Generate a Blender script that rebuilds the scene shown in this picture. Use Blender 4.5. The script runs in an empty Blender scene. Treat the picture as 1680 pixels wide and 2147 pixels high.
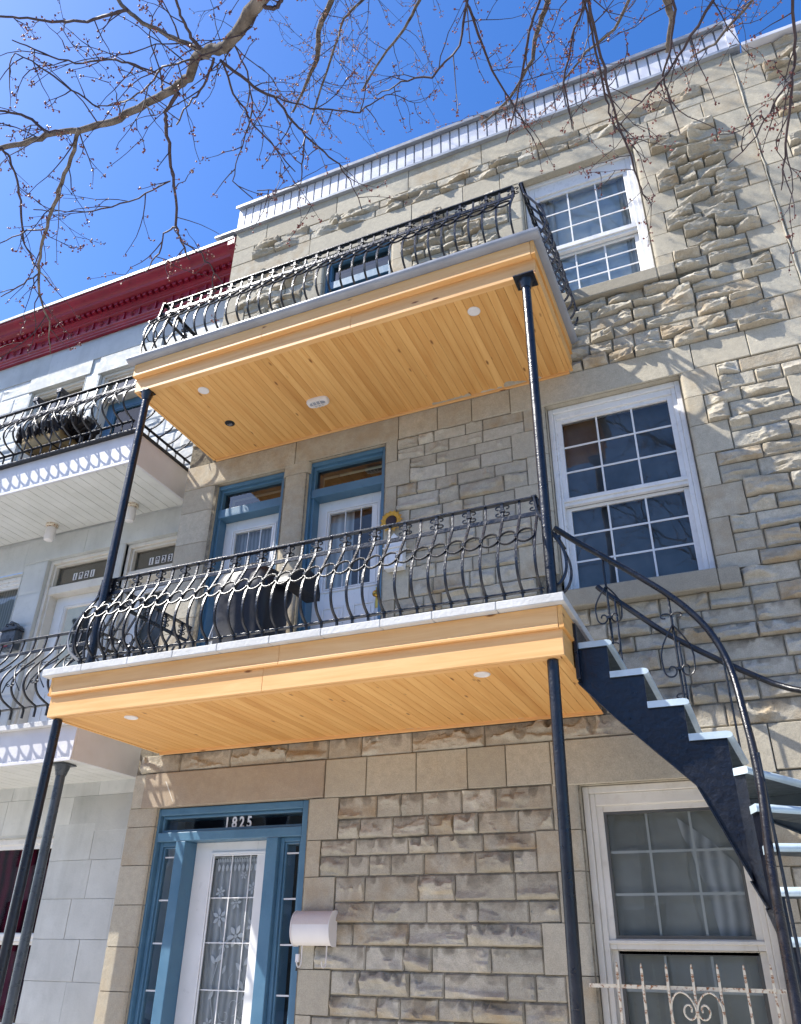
import bpy, math, random
import numpy as np
from mathutils import Vector, Matrix
random.seed(7)
rng = np.random.default_rng(11)
C = bpy.context.scene.collection
S = bpy.context.scene
R = math.radians
# ------------------------------------------------------------------ camera, sky, sun, exposure
cam = bpy.data.objects.new('camera', bpy.data.cameras.new('camera')); C.objects.link(cam)
cam.location = (0, -6, 1.6)
cam.rotation_euler = (R(119.26798), R(-0.82921), R(23.63987))
cam.data.sensor_width = 36; cam.data.lens = 36*1659.743/2147
cam.data.clip_end = 800; cam.data.clip_start = .05
S.camera = cam
SUN = Vector((1.83, 1.0, -2.43)).normalized()          # the way the light travels
world = bpy.data.worlds.new('World'); S.world = world; world.use_nodes = True
wn = world.node_tree.nodes; wl = world.node_tree.links
sky = wn.new('ShaderNodeTexSky'); sky.sky_type = 'NISHITA'; sky.sun_disc = False
sky.sun_elevation = math.asin(-SUN.z); sky.sun_rotation = math.atan2(-SUN.x, -SUN.y)
sky.air_density = 1.0; sky.dust_density = 1.1; sky.ozone_density = 5; sky.altitude = 0
hs = wn.new('ShaderNodeHueSaturation'); hs.inputs['Saturation'].default_value = 1.27; hs.inputs['Hue'].default_value = .508
wl.new(sky.outputs[0], hs.inputs['Color']); wl.new(hs.outputs[0], wn['Background'].inputs[0]); wn['Background'].inputs[1].default_value = .088
sun = bpy.data.objects.new('sun', bpy.data.lights.new('sun', 'SUN')); C.objects.link(sun)
sun.data.energy = 2.6; sun.data.angle = R(.53); sun.data.color = (1, .96, .89)
sun.rotation_euler = SUN.to_track_quat('-Z', 'Y').to_euler(); sun.location = (-12, -8, 20)
S.view_settings.view_transform = 'Standard'; S.view_settings.look = 'None'
S.view_settings.gamma = 1; S.view_settings.use_curve_mapping = False
S.view_settings.exposure = 1.72
S.render.engine = 'CYCLES'
S.cycles.max_bounces = 8; S.cycles.diffuse_bounces = 4; S.cycles.transparent_max_bounces = 12
S.cycles.use_denoising = True

# ------------------------------------------------------------------ helpers
def lin(h):
    v = [int(h[i:i+2], 16)/255 for i in (1, 3, 5)]
    return tuple(c/12.92 if c <= .04045 else ((c+.055)/1.055)**2.4 for c in v) + (1,)

class MB:
    """collects shapes, then links them as one mesh object"""
    def __init__(s): s.v = []; s.f = []; s.m = []; s.n = 0; s.t = []
    def add(s, v, f, m=0, tone=(.5, 0, .5)):
        v = [tuple(p) for p in v]
        s.v += v; s.f += [tuple(i+s.n for i in q) for q in f]; s.m += [m]*len(f)
        s.t += [tone]*len(v); s.n += len(v); return s
    def box(s, x0, x1, y0, y1, z0, z1, m=0, tone=(.5, 0, .5)):
        v = [(x, y, z) for x in (x0, x1) for y in (y0, y1) for z in (z0, z1)]
        return s.add(v, [(0, 1, 3, 2), (4, 6, 7, 5), (0, 4, 5, 1), (2, 3, 7, 6), (0, 2, 6, 4), (1, 5, 7, 3)], m, tone)
    def quad(s, a, b, c, d, m=0, tone=(.5, 0, .5)): return s.add([a, b, c, d], [(0, 1, 2, 3)], m, tone)
    def obox(s, p, q, w, h, m=0, up=(0, 0, 1), tone=(.5, 0, .5)):
        """bar from p to q, w wide (sideways), h tall (towards up)"""
        p = Vector(p); q = Vector(q); d = (q-p).normalized(); a = d.cross(Vector(up))
        if a.length < 1e-5: a = d.cross(Vector((1, 0, 0)))
        a.normalize(); b = a.cross(d).normalized()
        v = [o+a*sx*w/2+b*sz*h/2 for o in (p, q) for sx, sz in ((-1, -1), (1, -1), (1, 1), (-1, 1))]
        return s.add(v, [(3, 2, 1, 0), (4, 5, 6, 7), (0, 1, 5, 4), (1, 2, 6, 5), (2, 3, 7, 6), (3, 0, 4, 7)], m, tone)
    def sweep(s, pts, r, k=6, m=0, closed=False, flat=None, tone=(.5, 0, .5)):
        """tube along pts; r a number or one per point; flat=(w,h) sweeps a strap instead"""
        P = [Vector(p) for p in pts]; n = len(P)
        rr = r if isinstance(r, (list, tuple)) else [r]*n
        v = []; f = []; ref = None
        for i, p in enumerate(P):
            if closed: d = P[(i+1) % n]-P[i-1]
            else: d = P[min(i+1, n-1)]-P[max(i-1, 0)]
            d.normalize()
            if ref is None:
                ref = d.cross(Vector((0, 0, 1)))
                if ref.length < .05: ref = d.cross(Vector((1, 0, 0)))
            a = (ref-d*ref.dot(d))
            if a.length < 1e-6: a = d.orthogonal()
            a.normalize(); b = d.cross(a); ref = a
            if flat:
                for sx, sz in ((-1, -1), (1, -1), (1, 1), (-1, 1)): v.append(p+a*sx*flat[0]/2+b*sz*flat[1]/2)
            else:
                for j in range(k):
                    t = 2*math.pi*j/k; v.append(p+(a*math.cos(t)+b*math.sin(t))*rr[i])
        kk = 4 if flat else k
        for i in range(n if closed else n-1):
            i2 = (i+1) % n
            for j in range(kk): f.append((i*kk+j, i*kk+(j+1) % kk, i2*kk+(j+1) % kk, i2*kk+j))
        if not closed:
            f.append(tuple(range(kk))[::-1]); f.append(tuple((n-1)*kk+j for j in range(kk)))
        return s.add(v, f, m, tone)
    def lathe(s, prof, o, axis='z', k=20, m=0):
        """prof = [(r, h)] turned about an axis through o"""
        v = []; f = []; o = Vector(o)
        for r, h in prof:
            for j in range(k):
                t = 2*math.pi*j/k; c, e = r*math.cos(t), r*math.sin(t)
                v.append(o+Vector({'z': (c, e, h), 'y': (c, h, -e), 'x': (h, c, e)}[axis]))
        n = len(prof)
        for i in range(n-1):
            for j in range(k): f.append((i*k+j, i*k+(j+1) % k, (i+1)*k+(j+1) % k, (i+1)*k+j))
        f.append(tuple(range(k))[::-1]); f.append(tuple((n-1)*k+j for j in range(k)))
        return s.add(v, f, m)
    def prism(s, poly, a0, a1, axis='x', m=0, tone=(.5, 0, .5)):
        """poly of (u,w) extruded along an axis: x -> (y,z), y -> (x,z), z -> (x,y)"""
        def P(u, w, a): return {'x': (a, u, w), 'y': (u, a, w), 'z': (u, w, a)}[axis]
        n = len(poly); v = [P(u, w, a0) for u, w in poly]+[P(u, w, a1) for u, w in poly]
        f = [(i, (i+1) % n, n+(i+1) % n, n+i) for i in range(n)]+[tuple(range(n))[::-1], tuple(range(n, 2*n))]
        return s.add(v, f, m, tone)
    def build(s, name, mat, parent=None, smooth=0, bevel=0, keep=False):
        me = bpy.data.meshes.new(name); me.from_pydata(s.v, [], s.f)
        mats = mat if isinstance(mat, (list, tuple)) else [mat]
        for mm in mats: me.materials.append(mm)
        if len(mats) > 1: me.polygons.foreach_set('material_index', s.m)
        ca = me.attributes.new('tone', 'FLOAT_COLOR', 'POINT')
        ca.data.foreach_set('color', np.array([(a, b, c, 1.) for a, b, c in s.t], 'f').ravel())
        if not keep:
            import bmesh
            bm = bmesh.new(); bm.from_mesh(me); bmesh.ops.recalc_face_normals(bm, faces=bm.faces); bm.to_mesh(me); bm.free()
        if smooth: me.polygons.foreach_set('use_smooth', [True]*len(me.polygons)); me.set_sharp_from_angle(angle=R(smooth))
        me.update()
        o = bpy.data.objects.new(name, me); C.objects.link(o)
        if parent: o.parent = parent; o.matrix_parent_inverse = Matrix()
        if parent: o.location = -world_of(parent)
        if bevel:
            b = o.modifiers.new('edges', 'BEVEL'); b.width = bevel; b.segments = 2; b.limit_method = 'ANGLE'; b.angle_limit = R(40)
        return o

def world_of(o):
    v = Vector((0, 0, 0))
    while o: v += o.location; o = o.parent
    return v
def tag(o, label=None, cat=None, group=None, kind=None):
    if label: o['label'] = label
    if cat: o['category'] = cat
    if group: o['group'] = group
    if kind: o['kind'] = kind
    return o
def thing(name, loc, label, cat, group=None, kind=None):
    o = bpy.data.objects.new(name, None); C.objects.link(o); o.location = loc; o.empty_display_size = .2
    return tag(o, label, cat, group, kind)
def inst(src, name, parent, loc, rz=0, scale=None):
    """another object on the same mesh, placed in world space under a parent"""
    o = src.copy(); o.name = name; C.objects.link(o); o.parent = parent; o.matrix_parent_inverse = Matrix()
    o.location = Vector(loc)-world_of(parent); o.rotation_euler = (0, 0, rz)
    if scale: o.scale = scale
    return o
def group_part(name, parent, loc=(0, 0, 0)):
    o = bpy.data.objects.new(name, None); C.objects.link(o); o.parent = parent
    o.location = Vector(loc)-world_of(parent); o.empty_display_size = .1; return o

# ------------------------------------------------------------------ materials
class NT:
    def __init__(s, name):
        s.mat = bpy.data.materials.new(name); s.mat.use_nodes = True; s.t = s.mat.node_tree
        s.b = s.t.nodes['Principled BSDF']; s.out = s.t.nodes['Material Output']; s._c = {}
    def n(s, typ, ins=None, **kw):
        o = s.t.nodes.new('ShaderNode'+typ)
        for k, v in kw.items(): setattr(o, k, v)
        for k, v in (ins or {}).items(): s.set(o.inputs[k], v)
        return o
    def set(s, sock, v):
        if isinstance(v, bpy.types.NodeSocket): s.t.links.new(v, sock)
        elif isinstance(v, bpy.types.Node): s.t.links.new(v.outputs[0], sock)
        else: sock.default_value = v
    def coord(s, scale=(1, 1, 1), rot=(0, 0, 0)):
        k = ('c', scale, rot)
        if k not in s._c:
            tc = s.n('TexCoord'); mp = s.n('Mapping'); mp.inputs['Scale'].default_value = scale; mp.inputs['Rotation'].default_value = rot
            s.t.links.new(tc.outputs['Object'], mp.inputs[0]); s._c[k] = mp.outputs[0]
        return s._c[k]
    def noise(s, scale, detail=4, rough=.55, sc=(1, 1, 1), dist=0):
        return s.n('TexNoise', {'Vector': s.coord(sc), 'Scale': scale, 'Detail': detail, 'Roughness': rough, 'Distortion': dist}).outputs[0]
    def ramp(s, fac, stops, interp='LINEAR'):
        r = s.n('ValToRGB'); s.set(r.inputs[0], fac); r.color_ramp.interpolation = interp
        e = r.color_ramp.elements
        while len(e) < len(stops): e.new(.5)
        for q, (p, c) in zip(e, stops):
            q.position = p; q.color = c if isinstance(c, (tuple, list)) else (c, c, c, 1)
        return r.outputs[0]
    def mix(s, fac, a, b, mode='MIX'):
        m = s.n('Mix', data_type='RGBA', blend_type=mode)
        s.set(m.inputs[0], fac); s.set(m.inputs[6], a); s.set(m.inputs[7], b); return m.outputs[2]
    def math(s, op, a, b=0.):
        m = s.n('Math', operation=op); s.set(m.inputs[0], a); s.set(m.inputs[1], b); return m.outputs[0]
    def tone(s):
        if 'tone' not in s._c:
            a = s.n('Attribute', attribute_name='tone'); p = s.n('SeparateColor'); s.t.links.new(a.outputs['Color'], p.inputs[0]); s._c['tone'] = p.outputs
        return s._c['tone']
    def bump(s, h, strength=.3, dist=.01):
        b = s.n('Bump', {'Height': h, 'Strength': strength, 'Distance': dist}); s.t.links.new(b.outputs[0], s.b.inputs['Normal'])
    def done(s, color=None, rough=.6, metal=0, spec=.5):
        if color is not None: s.set(s.b.inputs['Base Color'], color)
        s.set(s.b.inputs['Roughness'], rough); s.b.inputs['Metallic'].default_value = metal; s.b.inputs['Specular IOR Level'].default_value = spec
        return s.mat
M = {}
def stone_mat(name, a, b, stain, grime, bumpy, fine, soot_shade=lin('#5f574b')):
    m = NT(name); t = m.tone()
    base = m.mix(t[0], a, b)
    base = m.mix(m.math('MULTIPLY', t[1], m.ramp(m.noise(5.5, 5), [(.38, 0), (.68, 1)])), base, stain)
    base = m.mix(m.ramp(m.noise(16, 6, .65), [(.35, 0), (.75, .55)]), base, grime)
    base = m.mix(m.ramp(m.noise(1.1, 3), [(.42, 0), (.75, .38)]), base, grime)
    base = m.mix(m.math('MULTIPLY', t[2], .72), base, soot_shade)
    speck = m.ramp(m.noise(140, 3, .7), [(.3, .80), (.7, 1.14)])
    base = m.mix(1., base, speck, 'MULTIPLY')
    h = m.math('ADD', m.math('MULTIPLY', m.noise(34, 6, .62), 1.0), m.math('MULTIPLY', m.noise(fine, 3, .6), .35))
    m.bump(h, bumpy, .012)
    return m.done(base, .92, spec=.2)
M['rock'] = stone_mat('rock_faced_limestone', lin('#b3ab99'), lin('#cfc7b5'), lin('#aa9270'), lin('#8b8475'), .75, 150)
M['ashlar'] = stone_mat('dressed_limestone', lin('#b1a894'), lin('#c7bea9'), lin('#ad9b7f'), lin('#999182'), .34, 260)
M['lintel'] = stone_mat('brown_lintel_stone', lin('#b0a18c'), lin('#bbad98'), lin('#a38c72'), lin('#998b7c'), .26, 260)
m = NT('mortar'); M['mortar'] = m.done(m.ramp(m.noise(30, 5), [(.3, lin('#5d574c')), (.75, lin('#8f8775'))]), .95, spec=.1)
m = NT('pale_sealant'); m.bump(m.noise(40, 4), .6, .01); M['sealant'] = m.done(m.ramp(m.noise(12), [(.3, lin('#a39a87')), (.7, lin('#c0b8a6'))]), .9, spec=.15)
def paint(name, col, col2, rough, bump=.08, scale=22, dirt=None, spec=.5, blocks=False):
    m = NT(name); c = m.mix(m.ramp(m.noise(3.5, 4), [(.35, 0), (.7, 1)]), col, col2)
    if dirt: c = m.mix(m.ramp(m.noise(9, 6, .7), [(.52, 0), (.8, .6)]), c, dirt)
    if blocks:
        c = m.mix(1., c, m.ramp(m.tone()[0], [(0, .93), (1, 1.03)]), 'MULTIPLY')
        c = m.mix(m.ramp(m.noise(1.0, 6, .7, sc=(2.2, 1, .35)), [(.5, 0), (.8, .45)]), c, lin('#8f918a'))
    m.bump(m.noise(scale, 4), bump, .006)
    return m.done(c, m.ramp(m.noise(14, 3), [(.3, rough*.75), (.7, rough*1.2)]), spec=spec)
M['black'] = paint('black_gloss_paint', lin('#0b0d14'), lin('#12151f'), .32, .5, 60, lin('#1b1e25'), .6)
M['black_flat'] = paint('dark_iron_paint', lin('#14161c'), lin('#1d2027'), .34, .4, 60, lin('#3a3a3c'))
M['stringer'] = paint('worn_black_paint', lin('#0a0d17'), lin('#0f131d'), .36, .9, 26, lin('#1d222b'))
M['greyblue'] = paint('grey_blue_paint', lin('#323d43'), lin('#3d484e'), .5, .3, 30, lin('#4f5b60'))
M['tread'] = paint('tread_paint', lin('#a9bac3'), lin('#c2d0d6'), .42, .35, 30, lin('#93a2aa'))
M['blue'] = paint('blue_door_paint', lin('#476c85'), lin('#527890'), .45, .22, 16, lin('#3e5f76'))
M['white'] = paint('white_paint', lin('#dcdcda'), lin('#e6e6e4'), .35, .06, 20)
M['vinyl'] = paint('white_vinyl', lin('#d9d7d3'), lin('#e3e1dd'), .32, .04, 14, lin('#cbc7bf'))
M['beige'] = paint('cream_painted_wood', lin('#d2cbbd'), lin('#dcd6ca'), .5, .2, 14, lin('#b9ad9a'))
M['metal'] = paint('galvanized_gutter', lin('#85878d'), lin('#96999f'), .38, .15, 9, lin('#8a8c92'))
M['cladding'] = paint('white_steel_cladding', lin('#c4c4ca'), lin('#d0d0d5'), .36, .05, 6, lin('#c6c6cc'))
M['flash'] = paint('grey_flashing', lin('#8d9198'), lin('#a3a7ad'), .35, .1, 8)
M['red'] = paint('dark_red_paint', lin('#7d1024'), lin('#94182e'), .4, .3, 24, lin('#5e0c1a'))
M['nose'] = paint('worn_white_slab_edge', lin('#b9b8b4'), lin('#cbcac6'), .7, .7, 40, lin('#a7a5a0'))
M['painted_stone'] = paint('white_painted_stone', lin('#c2c3bf'), lin('#cfd0cc'), .7, .9, 20, lin('#b4b6b0'), .3, True)
M['painted_block'] = paint('grey_painted_block', lin('#bcbdb8'), lin('#c9cac5'), .75, .25, 60, lin('#a9ada8'), .3, True)
M['soffit_metal'] = paint('white_perforated_soffit', lin('#c9c9c2'), lin('#d4d4ce'), .5, .1, 90, lin('#bbbab2'))
M['board_white'] = paint('white_board', lin('#c4c2c3'), lin('#cecccc'), .5, .1, 20, lin('#c2bdb6'))
M['rust'] = paint('rusty_cream_paint', lin('#d8cdb5'), lin('#e2d8c2'), .6, .5, 50, lin('#8a5a33'))
m = NT('rusty_paint'); c = m.mix(m.ramp(m.noise(38, 6, .7), [(.52, 0), (.60, 1)]), lin('#ddd2bb'), m.mix(m.noise(90), lin('#7a4a26'), lin('#a36a3a')))
m.bump(m.noise(60, 4), .5, .005); M['rust'] = m.done(c, .65)
M['grey_post'] = paint('grey_post_paint', lin('#3c4248'), lin('#4a5157'), .3, .3, 30, lin('#2f3439'))
M['black_cloth'] = paint('black_cover_cloth', lin('#0a0c16'), lin('#12141f'), .5, .5, 9)
M['asphalt'] = paint('asphalt', (.15, .148, .145, 1), (.2, .195, .19, 1), .85, .8, 90)
M['pave'] = paint('pale_concrete', (.58, .55, .5, 1), (.66, .62, .56, 1), .85, .4, 40, (.33, .31, .29, 1))
M['soil'] = paint('spring_lawn', (.16, .15, .08, 1), (.11, .14, .05, 1), .9, .9, 40)
M['brick'] = paint('red_brick_wall', lin('#8c5a46'), lin('#9a6852'), .85, .5, 40)
M['plastic_white'] = paint('off_white_plastic', lin('#d9d4cf'), lin('#e3deda'), .45, .3, 60)
M['petal'] = paint('yellow_petal', lin('#c9952c'), lin('#d8aa40'), .5, .2, 30)
M['seed'] = paint('brown_flower_centre', lin('#2a1511'), lin('#3a1d17'), .5, .9, 120)
M['tan'] = paint('tan_basket', lin('#a58a5c'), lin('#b59a6b'), .7, .8, 60)
M['darkleaf'] = paint('dark_plant', lin('#1c1613'), lin('#2a201a'), .7, .6, 40)
M['gold'] = NT('brass').done(lin('#b08d45'), .3, 1)
M['ink'] = NT('black_lettering').done(lin('#15161a'), .5)
M['sticker'] = NT('blue_sticker').done(lin('#1c2f8f'), .4)
M['digit_white'] = NT('white_lettering').done(lin('#dddddd'), .5)
M['dark'] = NT('dark_room').done((.012, .013, .018, 1), .9)
M['navy'] = paint('dim_room', (.020, .024, .036, 1), (.03, .034, .046, 1), .9)
M['screen'] = paint('dark_screen_frame', lin('#4b4a47'), lin('#57564f'), .5); M['mun_grey'] = NT('screened_muntin').done(lin('#d5d5cd'), .6)
M['dim'] = paint('dim_grey_room', lin('#4c4f53'), lin('#74777b'), .9, .1, 3)
M['caulk'] = paint('white_caulk', lin('#c6c4b8'), lin('#d4d2c8'), .8, .4, 30)
def wood(name, sc, a, b, knot):
    m = NT(name); t = m.tone()
    off = m.n('VectorMath', {0: m.coord(sc), 1: m.n('CombineXYZ', {0: m.math('MULTIPLY', t[0], 37.), 1: m.math('MULTIPLY', t[2], 91.), 2: m.math('MULTIPLY', t[0], 53.)}).outputs[0]}, operation='ADD').outputs[0]
    g = m.n('TexNoise', {'Vector': off, 'Scale': 1.0, 'Detail': 5, 'Roughness': .6, 'Distortion': .6}).outputs[0]
    c = m.mix(m.ramp(g, [(.3, 0), (.7, 1)]), a, b)
    c = m.mix(1., c, m.ramp(t[0], [(0, (.84, .78, .70, 1)), (.5, (1, 1, 1, 1)), (1, (1.07, 1.1, 1.14, 1))]), 'MULTIPLY')
    ks = tuple(1 if q > 5 else .32 for q in sc)
    ko = m.n('VectorMath', {0: m.coord(ks), 1: m.n('CombineXYZ', {0: m.math('MULTIPLY', t[2], 13.), 1: m.math('MULTIPLY', t[2], 29.), 2: 0.}).outputs[0]}, operation='ADD').outputs[0]
    vo = m.n('TexVoronoi', {'Vector': ko, 'Scale': 8.5, 'Randomness': 1.})
    k = m.ramp(m.math('ADD', vo.outputs['Distance'], m.math('MULTIPLY', m.noise(60), .03)), [(.06, .9), (.13, 0)])
    # only some cells carry a knot
    pick = m.ramp(m.n('SeparateColor', {0: vo.outputs['Color']}).outputs[0], [(.30, 0), (.32, 1)])
    c = m.mix(m.math('MULTIPLY', k, pick), c, knot)
    m.bump(g, .12, .004)
    return m.done(c, .52, spec=.35)
PA, PB, PK = lin('#cf9653'), lin('#dfaf6c'), lin('#6e3a16')
M['wood_y'] = wood('pine_boards', (22, 1.3, 22), PA, PB, PK)
M['wood_x'] = wood('pine_fascia', (1.3, 22, 22), lin('#d49e60'), lin('#e2b57b'), PK)
def glass(name, tint, refl, rough=.02):
    m = NT(name); t = m.t; t.nodes.remove(m.b)
    g = m.n('BsdfGlossy', {'Color': (1, .93, .82, 1), 'Roughness': rough}); tr = m.n('BsdfTransparent', {'Color': tint})
    fr = m.n('Fresnel', {'IOR': 1.5}); f = m.math('MINIMUM', m.math('MULTIPLY', fr.outputs[0], refl), .9)
    bp = m.n('Bump', {'Height': m.noise(1.6, 2), 'Strength': .06, 'Distance': .05})
    t.links.new(bp.outputs[0], g.inputs['Normal'])
    mx = m.n('MixShader', {0: f, 1: tr.outputs[0], 2: g.outputs[0]}); t.links.new(mx.outputs[0], m.out.inputs[0])
    return m.mat
M['glass'] = glass('window_glass', (.88, .9, .9, 1), 1.45)
M['glass_door'] = glass('door_glass', (.9, .92, .93, 1), 1.1)
M['glass_dark'] = glass('tinted_glass', (.55, .6, .62, 1), 2.5)
def curtain(name, a, b, stripes, alpha=1.):
    m = NT(name); w = m.n('TexWave', {'Vector': m.coord(), 'Scale': stripes, 'Distortion': 2.5, 'Detail': 2.}, wave_type='BANDS', bands_direction='X')
    c = m.mix(w.outputs[1], a, b); mm = m.done(c, .9, spec=.1)
    m.b.inputs['Alpha'].default_value = alpha
    return mm
M['lace_sheer'] = curtain('sheer_lace', lin('#b3b6b4'), lin('#dcdedc'), 5, .88)
M['lace'] = NT('lace_thread').done(lin('#f2f3f1'), .9, spec=.1)
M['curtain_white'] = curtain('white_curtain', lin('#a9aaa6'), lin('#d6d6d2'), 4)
M['curtain_grey'] = curtain('grey_lace_curtain', lin('#7f8688'), lin('#a6acad'), 7)
m = NT('insect_screen_blind'); M['blind'] = m.done(m.mix(m.ramp(m.noise(2.2, 3), [(.35, 0), (.7, 1)]), lin('#a3a39a'), lin('#bdbdb4')), .9, spec=.1)
m = NT('pale_blind'); M['pale_blind'] = m.done(m.mix(m.ramp(m.noise(3, 3), [(.4, 0), (.65, 1)]), lin('#b9cbdc'), lin('#dfe6ec')), .9, spec=.1)
m = NT('maroon_curtain'); w = m.n('TexWave', {'Vector': m.coord(), 'Scale': 2.2, 'Distortion': 4., 'Detail': 3.}, bands_direction='X'); M['maroon'] = m.done(m.mix(w.outputs[1], lin('#2f0815'), lin('#701a32')), .9, spec=.1)
m = NT('bark'); c = m.mix(m.ramp(m.noise(14, 5, sc=(1, 1, 1)), [(.35, 0), (.68, 1)]), lin('#4d453e'), lin('#7f766c'))
m.bump(m.noise(40, 5), .6, .01); M['bark'] = m.done(c, .9, spec=.2)
M['twig'] = NT('twig_bark').done(lin('#43383a'), .6, spec=.3)
M['bud'] = paint('red_bud', lin('#5e2f2a'), lin('#8a4a3c'), .6, .1)
M['bud_tan'] = paint('tan_flower_bud', lin('#8a5a40'), lin('#b07a55'), .6, .1)

# ------------------------------------------------------------------ ground, street, far side (seen only as reflections and bounce)
g = MB(); g.box(-300, 300, -300, 300, -.6, -.02); tag(g.build('ground', M['soil']), kind='structure')
g = MB(); g.box(-60, 60, -15.2, -7.4, -.015, .0); tag(g.build('road', M['asphalt']), kind='structure')
g = MB(); g.box(-60, 60, -7.38, -4.2, -.018, .13); g.box(-60, 60, -18.4, -15.22, -.018, .13); tag(g.build('pavement', M['pave']), kind='structure')
g = MB(); g.box(-60, 60, -4.18, .6, -.018, .10); tag(g.build('forecourt', M['pave']), kind='structure')

# ------------------------------------------------------------------ stone work
def vnoise(x, z, seed):
    xi = np.floor(x).astype(np.int64); zi = np.floor(z).astype(np.int64); fx = x-xi; fz = z-zi
    fx = fx*fx*(3-2*fx); fz = fz*fz*(3-2*fz)
    def h(a, b):
        q = (a*374761393+b*668265263+seed*2147483647) & 0xffffffff
        q = ((q ^ (q >> 13))*1274126177) & 0xffffffff
        return ((q ^ (q >> 16)) & 0xffff)/65535.
    return (h(xi, zi)*(1-fx)+h(xi+1, zi)*fx)*(1-fz)+(h(xi, zi+1)*(1-fx)+h(xi+1, zi+1)*fx)*fz
class Wall:
    """dressed and rock-faced stones over a mortar sheet, one mesh; materials 0 mortar, 1 rock, 2 ashlar, 3 lintel"""
    def __init__(s, y=0., step=.0125): s.V = []; s.F = []; s.Mi = []; s.T = []; s.n = 0; s.y = y; s.step = step*.80
    def push(s, v, f, m, tone):
        s.V.append(np.asarray(v, 'f')); s.F += [tuple(int(i)+s.n for i in q) for q in f]; s.Mi += [m]*len(f)
        s.T.append(np.tile(np.array([*tone, 1.], 'f'), (len(v), 1))); s.n += len(v)
    def tone(s): return (random.uniform(.05, .95), random.choice((0, 0, .15, .35, .7, 1.)), 0.)
    def rock(s, x0, x1, z0, z1, P=.05, m=1, lip=None):
        g = .0030; lip = z1 < 4.0 if lip is None else lip; x0 += g; x1 -= g; z0 += g; z1 -= g
        nx = max(4, int((x1-x0)/s.step)+1); nz = max(4, int((z1-z0)/s.step)+1); sd = random.randrange(10**6)
        X, Z = np.meshgrid(np.linspace(x0, x1, nx), np.linspace(z0, z1, nz))
        w, h = x1-x0, z1-z0
        # a split face: one or two tilted planes, horizontal fracture ledges, fine spalls
        tz, tx = random.uniform(-.5, .35), random.uniform(-.2, .2); lv = random.uniform(.62, 1.05)
        u = (X-x0)/w-.5; t = (Z-z0)/h-.5
        H = P*(lv+tz*t+tx*u)
        for k in range(4):
            cx = random.uniform(x0, x1); cz = random.uniform(z0, z1); a = random.choice((1.57, -1.57, 1.57, 0, 3.14))+random.uniform(-.5, .5); sl = random.uniform(.35, 1.1)
            H = np.minimum(H, P*random.uniform(.8, 1.25)-(np.cos(a)*(X-cx)*.6+np.sin(a)*(Z-cz))*sl)
        wz = Z+.030*vnoise(X*7, Z*9, sd+7)+.012*vnoise(X*24, Z*30, sd+8)
        led = vnoise(X*3.5, wz*26, sd); led2 = vnoise(X*9, wz*52, sd+1)
        H = H+P*(.52*(led-.5)+.26*(led2-.5)+.15*(vnoise(X*38, Z*62, sd+2)-.5)+.07*(vnoise(X*95, Z*120, sd+6)-.5))
        soot_shade = np.zeros_like(X)  # darkens the chipped hollows: part soot, part shade painted in
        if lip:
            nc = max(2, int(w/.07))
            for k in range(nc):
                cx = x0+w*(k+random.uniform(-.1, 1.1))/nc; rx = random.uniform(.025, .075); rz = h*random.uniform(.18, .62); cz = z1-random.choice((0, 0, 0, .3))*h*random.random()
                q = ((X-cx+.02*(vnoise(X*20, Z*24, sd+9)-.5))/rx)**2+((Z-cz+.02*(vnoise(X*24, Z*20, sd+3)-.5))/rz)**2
                m_ = np.clip(1-q, 0, 1); H = H-P*random.uniform(.45, .95)*np.sqrt(m_)*(q < 1); soot_shade = np.maximum(soot_shade, np.clip(m_*3, 0, 1)*random.uniform(.25, .9))
            soot_shade = soot_shade*np.clip((Z-z0)/h*1.3-.1, 0, 1)
        d = np.minimum(np.minimum(X-x0, x1-X), np.minimum(Z-z0, z1-Z))
        d = d+.012*(vnoise(X*30, Z*30, sd+5)-.42)
        e = np.clip(d/.011, 0, 1)**.55
        H = np.maximum(H, P*.10)
        Y = s.y+.004-e*H
        Y[0, :] = Y[-1, :] = s.y+.013; Y[:, 0] = Y[:, -1] = s.y+.013
        i = np.arange(nx*nz).reshape(nz, nx)
        f = np.stack([i[:-1, :-1], i[:-1, 1:], i[1:, 1:], i[1:, :-1]], -1).reshape(-1, 4)
        tn = s.tone(); s.push(np.stack([X, Y, Z], -1).reshape(-1, 3), f, m, tn); s.T[-1][:, 2] = soot_shade.ravel()*(.55+.9*vnoise(X*30, Z*30, sd+12)).ravel()
    def flat(s, x0, x1, z0, z1, m=2, proud=.006, depth=.02, gap=.0032, tone=None, c=.005):
        p = s.y-proud+random.uniform(-.0015, .0015); x0 += gap; x1 -= gap; z0 += gap; z1 -= gap; b = s.y+depth
        j = lambda: random.uniform(-.0018, .0018)
        o = [(x0, z0), (x1, z0), (x1, z1), (x0, z1)]; q = [(x0+c, z0+c), (x1-c, z0+c), (x1-c, z1-c), (x0+c, z1-c)]
        v = [(x+j(), p, z+j()) for x, z in q]+[(x, p+c, z) for x, z in o]+[(x, b, z) for x, z in o]
        f = [(0, 1, 2, 3)]
        for k in range(4):
            n = (k+1) % 4; f += [(4+k, 4+n, n, k), (8+k, 8+n, 4+n, 4+k)]
        s.push(v, f, m, tone or s.tone())
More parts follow.
